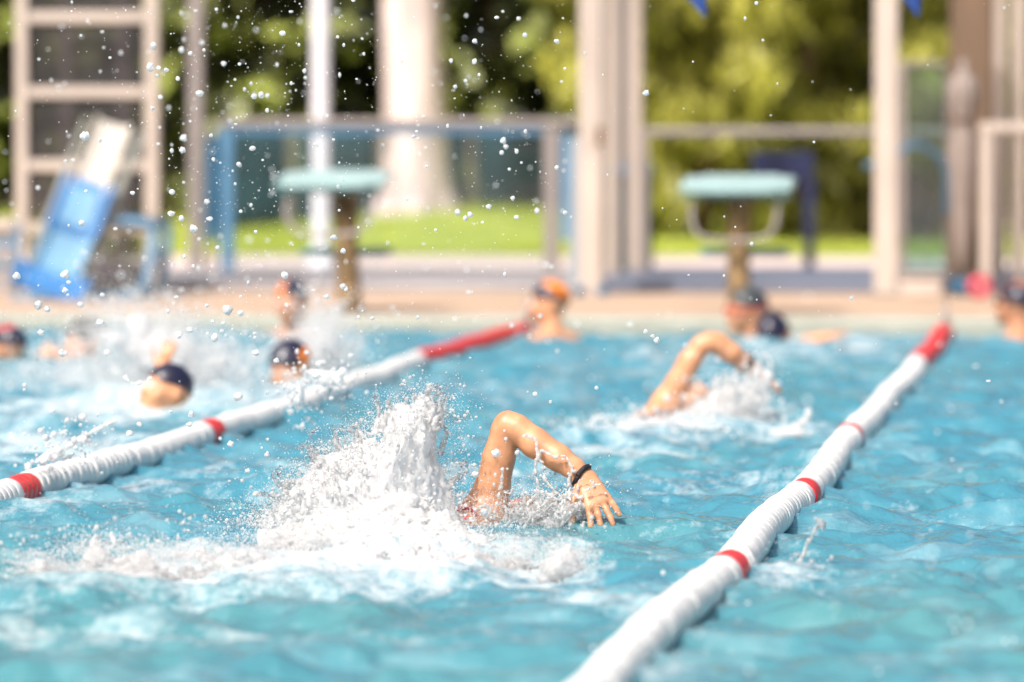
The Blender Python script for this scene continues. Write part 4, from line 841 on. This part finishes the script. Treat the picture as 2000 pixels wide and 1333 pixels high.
def froth(name, D_, ub, wb, vb, h, fn_, m_, parent, rg, extra=None, it=1, core=None):
    n_ = [int((b[1] - b[0]) / h) + 1 for b in (ub, wb, vb)]; ax = [b[0] + h * np.arange(k) for b, k in zip((ub, wb, vb), n_)]
    U, W, V = np.meshgrid(*ax, indexing='ij', sparse=True); G = np.array(fn_(U, W, V, n_, h), dtype=np.float32)
    G[0], G[-1] = 1, 1; G[:, 0], G[:, -1] = 1, 1; G[:, :, 0], G[:, :, -1] = 1, 1
    if extra is not None:
        for p, r in zip(*extra):
            c_ = np.array([p[0] - ub[0], p[1] - wb[0], p[2] - vb[0]]) / h; q = 2.2 * r / h; i0 = np.maximum(1, np.floor(c_ - q).astype(int)); i1 = np.minimum(np.array(n_) - 1, np.ceil(c_ + q).astype(int) + 1)
            if (i1 <= i0).any(): continue
            X_ = [np.arange(i0[d], i1[d]) - c_[d] for d in range(3)]; d_ = np.sqrt(X_[0][:, None, None] ** 2 + X_[1][None, :, None] ** 2 + X_[2][None, None, :] ** 2) * h - r
            S_ = G[i0[0]:i1[0], i0[1]:i1[1], i0[2]:i1[2]]; k_ = r * .6; hh = np.clip(.5 + .5 * (S_ - d_) / k_, 0, 1); S_[...] = S_ + (d_ - S_) * hh - k_ * hh * (1 - hh)
    Vx, Q = surface_nets(G, np.array([ub[0], wb[0], vb[0]]), h); Vx = relax(Vx, Q, it)
    Wd = _fh * D_ + Vx[:, :1] * _r + Vx[:, 1:2] * _fh + Vx[:, 2:] * np.array([0, 0, 1.])
    o = stuff(mesh(name, Wd, Q, m_, parent))
    if core is not None: a_ = o.data.attributes.new('core', 'FLOAT', 'POINT'); a_.data.foreach_set('value', np.clip(core(Vx), 0, 1).astype(np.float32))
    return o
def poly_dist(poly, u, v, grid=True):
    """signed distance to an outline, positive inside; u, v 1-D axes"""
    Ug, Vg = np.meshgrid(u, v, indexing='ij') if u.ndim == 1 and grid else (u, v); best = np.full(Ug.shape, 1e9); ins = np.zeros(Ug.shape, bool); k = len(poly)
    for i in range(k):
        (x0, y0), (x1, y1) = poly[i], poly[(i + 1) % k]; dx, dy = x1 - x0, y1 - y0; t_ = np.clip(((Ug - x0) * dx + (Vg - y0) * dy) / (dx * dx + dy * dy), 0, 1)
        best = np.minimum(best, np.hypot(Ug - x0 - t_ * dx, Vg - y0 - t_ * dy)); c_ = ((y0 > Vg) != (y1 > Vg)) & (Ug < dx * (Vg - y0) / (dy if dy else 1e-9) + x0); ins ^= c_
    return np.where(ins, best, -best)
def uvs(ln, D_, w0, w1, r0, r1, rg, n_=10, jit=.0015):
    """string of water with beads along photo points, in the local frame"""
    C = bez([(*to_uv(x, y, D_),) for x, y in ln], n_); k = len(C); w_ = np.linspace(w0, w1, k); P = np.stack([C[:, 0], w_, C[:, 1]], 1) + rg.normal(0, jit, (k, 3)); rr = np.linspace(r0, r1, k) * (1 + .35 * np.sin(np.linspace(0, k * .8, k) + rg.uniform(0, 6))); rr[-2:] *= 1.5
    return list(P), list(rr)
# --- the big plume
D0 = 13.72
outline = [to_uv(x, y, D0) for x, y in [(430, 1150), (470, 1080), (505, 1030), (545, 985), (590, 935), (622, 905), (660, 880), (700, 850), (728, 835), (750, 812), (775, 792), (792, 800), (812, 786), (835, 775), (850, 800), (848, 850), (850, 900), (872, 930), (885, 985), (900, 1035), (960, 1060), (1010, 1085), (1010, 1150)]]
ext = ([], [])
for ln in ([(745, 850), (738, 815), (733, 785), (741, 765)], [(842, 830), (840, 795), (836, 772), (848, 763), (862, 768)], [(770, 860), (764, 815), (756, 785)], [(800, 850), (795, 815), (790, 778)], [(640, 905), (612, 885), (592, 872), (580, 885)], [(560, 985), (528, 975), (508, 968)], [(590, 945), (560, 945), (545, 970)], [(660, 880), (650, 850), (655, 830)], [(705, 860), (690, 838), (672, 842)], [(855, 890), (868, 850), (862, 830)], [(505, 1040), (474, 1024), (452, 1020)], [(822, 830), (820, 795), (812, 772)], [(615, 910), (598, 868), (612, 845)], [(875, 950), (900, 925), (905, 905)], [(560, 960), (540, 930), (538, 915)]):
    for rep in range(2):
        w_ = rg.normal(0, .05); p_, q_ = uvs([(x + rg.normal(0, 4), y + rg.normal(0, 4)) for x, y in ln], D0, w_, w_ + rg.normal(0, .03), .0062, .0028, rg); ext[0].extend(p_); ext[1].extend(q_)
for _ in range(230):
    bx0 = rg.uniform(500, 868); by0 = 1050 - (bx0 - 480) * .66 + rg.uniform(5, 40); up0 = rg.uniform(20, 85) * (1.0 if bx0 > 640 else .7); dx = rg.normal(-.35 if bx0 < 740 else .05, .35) * up0; w_ = rg.normal(0, .07)
    p_, q_ = uvs([(bx0, by0), (bx0 + dx * .4, by0 - up0 * .6), (bx0 + dx, by0 - up0)], D0, w_, w_ + rg.normal(0, .03), rg.uniform(.003, .0055), rg.uniform(.0013, .0024), rg, 8); ext[0].extend(p_); ext[1].extend(q_)
t = thing('water_splash', 'tall white plume of water kicked up left of the front swimmer', 'splash', on(700, 1130))
def plume_fn(U, W, V, n_, h):
    d = poly_dist(outline, U.ravel(), V.ravel())[:, None, :]; hgt = np.clip(V / .40, 0, 1)
    th = np.minimum(.15, .012 + .75 * np.maximum(d, -.02)) + np.minimum(0, d) * 2
    nz = fbm(n_, h, rg, (.085, .036, .017, .009), (.75, .9, 1.8), .68); hole = fbm(n_, h, rg, (.05, .022), (.8, 2.5, 1.8))
    return np.abs(W) - th + (.013 + .012 * hgt) * nz * np.clip(1.35 - d / .075, .4, 1) + (.02 + .05 * hgt) * np.maximum(0, hole * .7 - .55) * np.clip(1.2 - d / .09, 0, 1)
(u0, v1), (u1, v0) = to_uv(400, 745, D0), to_uv(1030, 1150, D0)
froth('plume', D0, (u0, u1), (-.22, .22), (-.03, v1), .0036, plume_fn, 'aerated', t, rg, ext, 1, lambda X: .80 + poly_dist(outline, X[:, 0], X[:, 2], False) / .05)
Pd, Rd = [], []
for _ in range(9000):
    x = rg.uniform(430, 900); e = 1065 - (x - 470) * .70 if x < 860 else rg.uniform(790, 1000); y = e - rg.exponential(26) + rg.normal(0, 12) if rg.uniform() < .7 else rg.uniform(min(e, 1080), 1090)
    if x > 850: x += rg.exponential(22)
    else: x -= rg.exponential(10)
    w_ = rg.normal(0, .12); Pd.append(at(x, min(y, 1105), D0 + (w_ if y < e else -abs(w_) - .08))); Rd.append(min(.0042, .00055 * math.exp(rg.exponential(.55))))
stuff(drops('droplets', Pd, Rd, 'drop_white', t, ICO1))
def mist(parent, n_, D_, fn_, r0, r1, m_='mist'):
    v = np.array([(1, 0, 0), (-1, 0, 0), (0, 1, 0), (0, -1, 0), (0, 0, 1), (0, 0, -1)], float); f = np.array([(0, 2, 4), (2, 1, 4), (1, 3, 4), (3, 0, 4), (2, 0, 5), (1, 2, 5), (3, 1, 5), (0, 3, 5)])
    u_, v_, w_ = fn_(n_); k = v_ > -.005; u_, v_, w_ = u_[k], v_[k], w_[k]; P = _fh * D_ + u_[:, None] * _r + w_[:, None] * _fh + v_[:, None] * np.array([0, 0, 1.]); N = len(P); r = np.minimum(r1, r0 * np.exp(rg.exponential(.35, N)))
    V = P[:, None, :] + r[:, None, None] * v[None] * rg.uniform(.7, 1.3, (N, 1, 3)); Fc = f[None] + (np.arange(N) * 6)[:, None, None]; return stuff(mesh('mist', V.reshape(-1, 3), Fc.reshape(-1, 3), m_, parent))
def plume_mist(n_):
    U_ = rg.uniform(to_uv(400, 0, D0)[0], to_uv(960, 0, D0)[0], n_ * 3); V_ = rg.uniform(0, .36, n_ * 3); d = poly_dist(outline, U_, V_, False)
    p = np.where(d < 0, np.exp(d / .024), .30 * np.exp(-d / .035)) * np.clip(1.15 - V_ / .5, 0, 1); k = rg.uniform(0, 1, len(p)) < p; U_, V_, d = U_[k][:n_], V_[k][:n_], d[k][:n_]
    th = np.minimum(.15, .012 + .75 * np.maximum(d, 0)); side = np.where(rg.uniform(0, 1, len(U_)) < .8, -1, 1); return U_, V_, side * (th + np.abs(rg.normal(0, .03, len(U_)))) * np.where(d < 0, rg.uniform(-1, 1, len(U_)), 1)
mist(t, 26000, D0, plume_mist, .0007, .0022)
# --- water dragged along by the arm
D1 = 13.78; t = thing('water_splash', 'lacy splash trailing under the front swimmer\'s forearm and hand', 'splash', on(1060, 1040)); ext = ([], [])
for _ in range(210):
    x0 = rg.uniform(925, 1150); y0 = 1062 - (x0 - 925) * .42 + rg.uniform(-22, 18); L = rg.uniform(10, 50); th = rg.normal(-1.0, .7); w_ = rg.normal(-.03, .05)
    p_, q_ = uvs([(x0, y0), (x0 + L * .5 * math.cos(th), y0 + L * .55 * math.sin(th)), (x0 + L * math.cos(th) + rg.normal(0, 6), y0 + L * .9 * math.sin(th))], D1, w_, w_ + rg.normal(0, .03), .0032, .0016, rg, 8, .001); ext[0].extend(p_); ext[1].extend(q_)
for ln in ([(1030, 846), (1042, 856), (1048, 872), (1052, 890), (1062, 905), (1062, 935)], [(1058, 878), (1085, 888), (1106, 896), (1114, 910)], [(1120, 912), (1112, 930), (1108, 950)], [(1050, 885), (1046, 915), (1056, 950), (1050, 985)], [(1158, 940), (1162, 955), (1158, 975), (1168, 1000)], [(985, 915), (978, 945), (972, 975), (965, 1005)], [(935, 992), (948, 986), (958, 992), (955, 1003), (940, 1008)], [(1062, 930), (1085, 960), (1110, 970)], [(1010, 990), (1035, 975), (1050, 955)]):
    for rep in range(2): p_, q_ = uvs([(x + rg.normal(0, 2.5), y + rg.normal(0, 2.5)) for x, y in ln], D1, -.05, -.05, .0028, .0018, rg, 14, .001); ext[0].extend(p_); ext[1].extend(q_)
arm_out = [to_uv(x, y, D1) for x, y in [(880, 1075), (893, 1045), (930, 1030), (990, 1022), (1040, 1003), (1085, 975), (1118, 960), (1140, 955), (1152, 972), (1158, 995), (1145, 1010), (1125, 1028), (1110, 1055), (1090, 1090), (900, 1100)]]
def arm_fn(U, W, V, n_, h):
    d = poly_dist(arm_out, U.ravel(), V.ravel())[:, None, :]; nz = fbm(n_, h, rg, (.05, .022, .011), (1.3, 1, 1)); hole = fbm(n_, h, rg, (.03, .014), (1.2, 3, 1))
    return np.abs(W + .03) - np.minimum(.055, .006 + .7 * np.maximum(d, -.02)) - np.minimum(0, d) * 2 + .014 * nz + .06 * np.maximum(0, hole * .8 - .05)
(u0, v1), (u1, v0) = to_uv(870, 835, D1), to_uv(1195, 1100, D1)
froth('sheet', D1, (u0, u1), (-.15, .1), (-.03, v1), .0029, arm_fn, 'drop_white', t, rg, ext)
Pd = [at(rg.normal(1050, 80), rg.normal(990, 36), D1 + rg.normal(-.02, .09)) for _ in range(1500)] + [at(x, y, 13.74) for x, y in rg.uniform((925, 960), (1015, 1030), (90, 2))]
Rd = [min(.0045, .0007 * math.exp(rg.exponential(.5))) for _ in Pd]; stuff(drops('droplets', Pd, Rd, 'drop_white', t, ICO1))
mist(t, 7000, D1, lambda n_: (rg.normal(to_uv(1035, 0, D1)[0], .065, n_), np.abs(rg.normal(.035, .032, n_)), rg.normal(-.06, .05, n_)), .0006, .0017)
# --- low white water: heaped crests on the surface
def crest(label, D_, foot, ridges, ub, wb, h, amp, m_='foam_white', nd=300, rd=.0012, hmax=.13, jets=()):
    """ridges: (px, py, half width px, depth m, height m)"""
    t = thing('water_splash', label, 'splash', on(*foot)); R_ = []
    for px, py, sx, sw, hh in ridges:
        g = on(px, py); R_.append(((g @ _r), (g @ _fh) - D_, sx / FPX * D_, sw, hh))
    ext = ([], [])
    for ln in jets:
        p_, q_ = uvs(ln, D_, 0, rg.normal(0, .03), .006, .0035, rg); ext[0].extend(p_); ext[1].extend(q_)
    def fn_(U, W, V, n_, h):
        H = -.035
        for a_, b_, c_, d_, e_ in R_: H = H + e_ * np.exp(-((U - a_) / c_) ** 2 - ((W - b_) / d_) ** 2)
        nz = fbm(n_, h, rg, (.055, .026, .013, .008), (1.2, 1.6, .9), .74); return V - H + amp * nz
    froth('crest', D_, ub, wb, (-.03, hmax), h, fn_, 'aerated_low', t, rg, ext, 1, lambda X: .55 + X[:, 2] / .05)
    Pd, Rd = [], []
    for _ in range(nd):
        a_, b_, c_, d_, e_ = R_[rg.integers(len(R_))]; u_, w_ = a_ + rg.normal(0, c_), b_ + rg.normal(0, d_ * .7); Pd.append(_fh * (D_ + w_) + _r * u_ + np.array([0, 0, abs(rg.normal(0, .35 * hmax)) + .01])); Rd.append(min(.0045, rd * math.exp(rg.exponential(.6))))
    stuff(drops('droplets', Pd, Rd, 'drop_white', t, ICO1))
    def fm(n_):
        A_ = np.array(R_)[rg.integers(0, len(R_), n_)]; return A_[:, 0] + rg.normal(0, 1, n_) * A_[:, 2], np.maximum(0, A_[:, 4] * .7 - .03) + np.abs(rg.normal(0, .022, n_)), A_[:, 1] + rg.normal(0, .7, n_) * A_[:, 3]
    mist(t, 12000, D_, fm, .0008, .0026); return t
crest('low churned crest of foam left of the tall plume', 12.9, (280, 1110), [(70, 1120, 60, .10, .05), (190, 1100, 45, .12, .075), (270, 1120, 70, .16, .065), (360, 1100, 50, .10, .055), (450, 1110, 70, .18, .06), (220, 1140, 120, .10, .045), (520, 1130, 60, .25, .06)], (-1.2, -.42), (-.75, .75), .0056, .0145, nd=1100, rd=.0009, hmax=.15,
      jets=[[(185, 1100), (180, 1060), (188, 1030)], [(215, 1095), (222, 1065), (215, 1050)], [(330, 1100), (318, 1070), (300, 1055)], [(260, 1100), (262, 1075), (252, 1062)]])
crest('rolling white water in front of the front swimmer', 12.9, (1040, 1130), [(530, 1062, 60, .2, .055), (640, 1055, 80, .20, .085), (750, 1055, 90, .22, .10), (850, 1058, 60, .22, .085), (920, 1070, 60, .2, .055), (640, 1095, 110, .25, .04), (790, 1100, 100, .28, .045), (920, 1100, 60, .22, .04), (1010, 1100, 50, .2, .042), (1085, 1112, 40, .13, .05), (1110, 1105, 22, .12, .04)], (-.60, .17), (-1.1, .95), .0054, .0135, nd=1500, rd=.0006, hmax=.17)
# --- other splashes
def splash(label, D_, foot, gauss, strands=(), nd=200, spread=30, rd=.0022, thick=.2, h=.008, m_='drop_white', cut=.42, nsz=(.08, .04, .02), veil=0):
    """gauss: (px, py, half width px, half height px, weight)"""
    t = thing('water_splash', label, 'splash', on(*foot)); B = []; ext = ([], [])
    for cx, cy, sx, sy, wgt in gauss: a_, b_ = to_uv(cx, cy, D_); B.append((a_, b_, sx / FPX * D_, sy / FPX * D_, wgt))
    for ln, r0, r1 in strands:
        for rep in range(2): p_, q_ = uvs([(x + rg.normal(0, 2), y + rg.normal(0, 2)) for x, y in ln], D_, 0, rg.normal(0, .02), r0 * .7, r1 * .7, rg, 12, .002); ext[0].extend(p_); ext[1].extend(q_)
    lo_u = min([b[0] - 2 * b[2] for b in B] + [p[0] - .03 for p in ext[0]]); hi_u = max([b[0] + 2 * b[2] for b in B] + [p[0] + .03 for p in ext[0]]); hi_v = max([b[1] + 2 * b[3] for b in B] + [p[2] + .03 for p in ext[0]])
    def fn_(U, W, V, n_, h):
        S_ = 0
        for a_, b_, c_, d_, e_ in B: S_ = S_ + e_ * np.exp(-((U - a_) / c_) ** 2 - ((V - b_) / d_) ** 2)
        return (cut - S_ * np.exp(-(W / thick) ** 2) + .34 * fbm(n_, h, rg, nsz, (1, 1.5, 1)) * np.clip(S_ * 1.6, 0, 1) * np.exp(-(W / thick) ** 2 * .5)) * .06
    froth('sheet', D_, (lo_u, hi_u), (-1.6 * thick, 1.6 * thick), (-.03, hi_v), h, fn_, m_, t, rg, ext)
    Pd, Rd = [], []
    for cx, cy, sx, sy, wgt in gauss:
        for _ in range(int(nd * wgt)): Pd.append(at(rg.normal(cx, sx * .7 + spread), rg.normal(cy, sy * .7 + spread), D_ + rg.normal(0, thick * 1.2))); Rd.append(min(.010, rd * math.exp(rg.exponential(.5))))
    if veil:
        def fm(n_):
            A_ = np.array(B)[rg.choice(len(B), n_, p=np.array(B)[:, 4] / np.array(B)[:, 4].sum())]; return A_[:, 0] + rg.normal(0, .75, n_) * A_[:, 2], A_[:, 1] + rg.normal(0, .75, n_) * A_[:, 3], rg.normal(0, thick, n_)
        mist(t, veil, D_, fm, .0014, .004)
    kp = [i for i, p in enumerate(Pd) if p[2] > -.02]; stuff(drops('droplets', [Pd[i] for i in kp], [Rd[i] for i in kp], m_, t, ICO1)); return t
splash('broad misty splash around the swimmers at the left, far from the camera', 21.6, (260, 760), [(250, 655, 90, 55, .5), (340, 690, 80, 50, .42), (190, 745, 110, 30, .5), (420, 720, 70, 35, .4)], (), 2800, 22, .0022, .45, .012, 'foam_white', cut=.60, veil=16000)
splash('white spray behind the swimmer at the left lane rope', 22.6, (630, 700), [(645, 680, 40, 38, .5), (600, 700, 36, 25, .42), (625, 640, 22, 30, .35)], [([(500, 700), (545, 665), (590, 640)], .012, .007)], 1500, 18, .0022, .3, .010, 'foam_white', cut=.56, veil=6000)
splash('white water falling from the second swimmer\'s hand', 19.0, (1440, 815), [(1425, 775, 38, 34, .75), (1475, 770, 20, 40, .85), (1400, 805, 55, 16, .8)], [([(1502, 730), (1492, 765), (1475, 800), (1455, 815)], .016, .012), ([(1400, 730), (1396, 770), (1390, 805)], .009, .007)], 700, 10, .0018, .12, .007, 'foam_white', cut=.56, veil=3000)
splash('foam thrown up along the second swimmer\'s side', 18.4, (1270, 840), [(1230, 836, 60, 12, .8), (1300, 842, 50, 14, .9), (1370, 846, 40, 12, .8), (1150, 845, 50, 8, .6)], (), 400, 12, .002, .25, .008, 'foam_white', veil=4000)
splash('small jet of water left of the right lane rope, halfway up', 17.9, (1545, 845), [(1548, 845, 34, 10, .8)], [([(1583, 800), (1575, 825), (1545, 842), (1515, 850)], .010, .014)], 60, 8, .0022, .08, .006)
splash('thin bead jet spurting up right of the right lane rope', 12.55, (1560, 1120), [(1552, 1116, 36, 12, .8)], [([(1608, 1018), (1592, 1045), (1574, 1075), (1560, 1108)], .0045, .0065), ([(1590, 1010), (1606, 1022), (1612, 1035)], .004, .005)], 120, 16, .0016, .10, .0045, 'drop_clear')
splash('clear beads of water flying behind the left lane rope', 15.6, (640, 800), [(645, 742, 26, 16, .8), (583, 772, 10, 24, .8)], [([(600, 730), (625, 725), (650, 735), (668, 728)], .010, .008), ([(582, 745), (584, 770), (582, 800)], .009, .006)], 130, 16, .0026, .06, .005, 'drop_bright', nsz=(.05, .025))
splash('string of clear drops arching over the left lane rope', 15.0, (150, 880), [(110, 886, 30, 12, .7), (155, 862, 26, 10, .7)], [([(70, 900), (110, 885), (150, 862), (190, 838), (220, 820)], .009, .007), ([(240, 735), (265, 748), (290, 745)], .006, .005)], 120, 20, .0024, .06, .005, 'drop_bright', nsz=(.05, .025))
# --- drops hanging in the air
BIG = [(165, 266, 20), (300, 90, 14), (293, 132, 18), (310, 133, 9), (306, 148, 10), (325, 137, 11), (355, 97, 13), (347, 154, 11), (372, 105, 9), (390, 183, 15), (313, 190, 11), (298, 212, 11), (437, 125, 11), (552, 66, 13), (496, 189, 12), (510, 186, 13), (359, 270, 15), (356, 293, 13), (417, 312, 9), (336, 375, 13), (404, 394, 12), (334, 417, 13), (355, 427, 13), (378, 447, 17), (410, 428, 12), (360, 502, 10), (493, 290, 11), (412, 265, 9), (467, 322, 10), (490, 401, 8), (159, 436, 11), (168, 374, 9), (258, 377, 10), (33, 540, 18), (127, 537, 17), (134, 552, 9), (127, 567, 11), (75, 597, 18), (92, 604, 12), (157, 596, 11), (200, 577, 10), (445, 606, 20), (470, 612, 13), (404, 597, 10), (557, 538, 15), (652, 464, 13), (670, 491, 12), (670, 560, 11), (676, 566, 8), (638, 580, 12), (560, 596, 9), (690, 1, 9), (927, 81, 11), (927, 121, 12), (909, 158, 9), (881, 119, 9), (889, 170, 9), (1013, 37, 9), (1025, 69, 9), (1087, 81, 11), (983, 275, 14), (988, 287, 11), (979, 299, 10), (1026, 257, 9), (1009, 296, 9), (894, 415, 14), (918, 420, 12), (909, 427, 10), (954, 404, 11), (1001, 388, 10), (1049, 412, 12), (1009, 425, 9), (1104, 416, 10), (1088, 328, 10), (1262, 182, 13), (1261, 647, 11), (1275, 657, 9), (1283, 664, 11), (1663, 583, 9), (1468, 477, 8), (1490, 79, 6), (1590, 278, 6), (816, 620, 10), (727, 622, 9), (968, 886, 20), (929, 927, 13), (988, 858, 9), (985, 842, 6), (1024, 852, 8), (920, 1014, 9), (946, 1000, 16), (960, 955, 6), (985, 960, 6), (700, 620, 8), (370, 830, 12), (253, 847, 13), (374, 810, 12), (272, 829, 10), (90, 855, 15), (450, 868, 13), (522, 888, 11), (484, 920, 10), (500, 965, 12), (350, 655, 14), (420, 660, 16), (465, 775, 16), (500, 690, 14), (540, 705, 12), (210, 690, 13), (80, 650, 15), (120, 690, 14), (195, 630, 16), (372, 645, 13), (433, 648, 10), (1010, 885, 10), (1045, 770, 9), (1075, 785, 7), (930, 815, 6), (1165, 758, 8)]
t = thing('airborne_spray', 'scattered water drops hanging in the air over the left and middle of the picture', 'spray', on(500, 1000))
rg = np.random.default_rng(77); tpl = ICO3
for k, (x, y, d_) in enumerate(BIG):
    Dd = 13.9 + rg.normal(0, .45) if y < 700 else 13.65 + rg.normal(0, .15); r_ = d_ * .5 / FPX * Dd; v, f = tpl; s3 = 1 + rg.uniform(-.16, .16, 3)
    V = v * s3 * (1 + .10 * np.sin(v @ rg.normal(0, 2.2, 3) + rg.uniform(0, 6)))[:, None]
    if d_ > 9: V = V * (1 + .16 * np.sin(v @ rg.normal(0, 4, 3)))[:, None]
    mesh('drop', at(x, y, Dd) + V * r_ * .9, f, 'drop_bright', t)
P, Q_ = [], []
for _ in range(2100):
    z_ = rg.uniform()
    if z_ < .62: x, y = rg.normal(470, 190), rg.uniform(-30, 660) ** 1.0
    elif z_ < .80: x, y = rg.normal(950, 110), rg.normal(300, 190)
    elif z_ < .92: x, y = rg.uniform(0, 2000), rg.uniform(-20, 760)
    else: x, y = rg.uniform(0, 620), rg.uniform(600, 1050)
    if y > 800 and x > 620: continue
    Dd = 13.9 + rg.normal(0, .8); P.append(at(x, y, Dd)); Q_.append(min(.0048, .00066 * math.exp(rg.exponential(.55))))
stuff(drops('fine_drops', P, Q_, 'drop_bright', t, ICO2))
P, Q_ = [], []                                                       # larger drops nearer or further, out of focus
for _ in range(170):
    x, y = rg.uniform(0, 1150), rg.uniform(0, 700); P.append(at(x, y, rg.choice([rg.uniform(10.6, 12.4), rg.uniform(15.5, 18)]))); Q_.append(rg.uniform(.0025, .005))
for _ in range(70): x, y = rg.uniform(1150, 1990), rg.uniform(560, 1330); P.append(at(x, y, min(rg.uniform(9, 12.2), CAMZ / max(.01, (y - 244) / FPX) - .2))); Q_.append(rg.uniform(.002, .005))
stuff(drops('near_drops', P, Q_, 'drop_bright', t, ICO2))
bpy.context.view_layer.update()
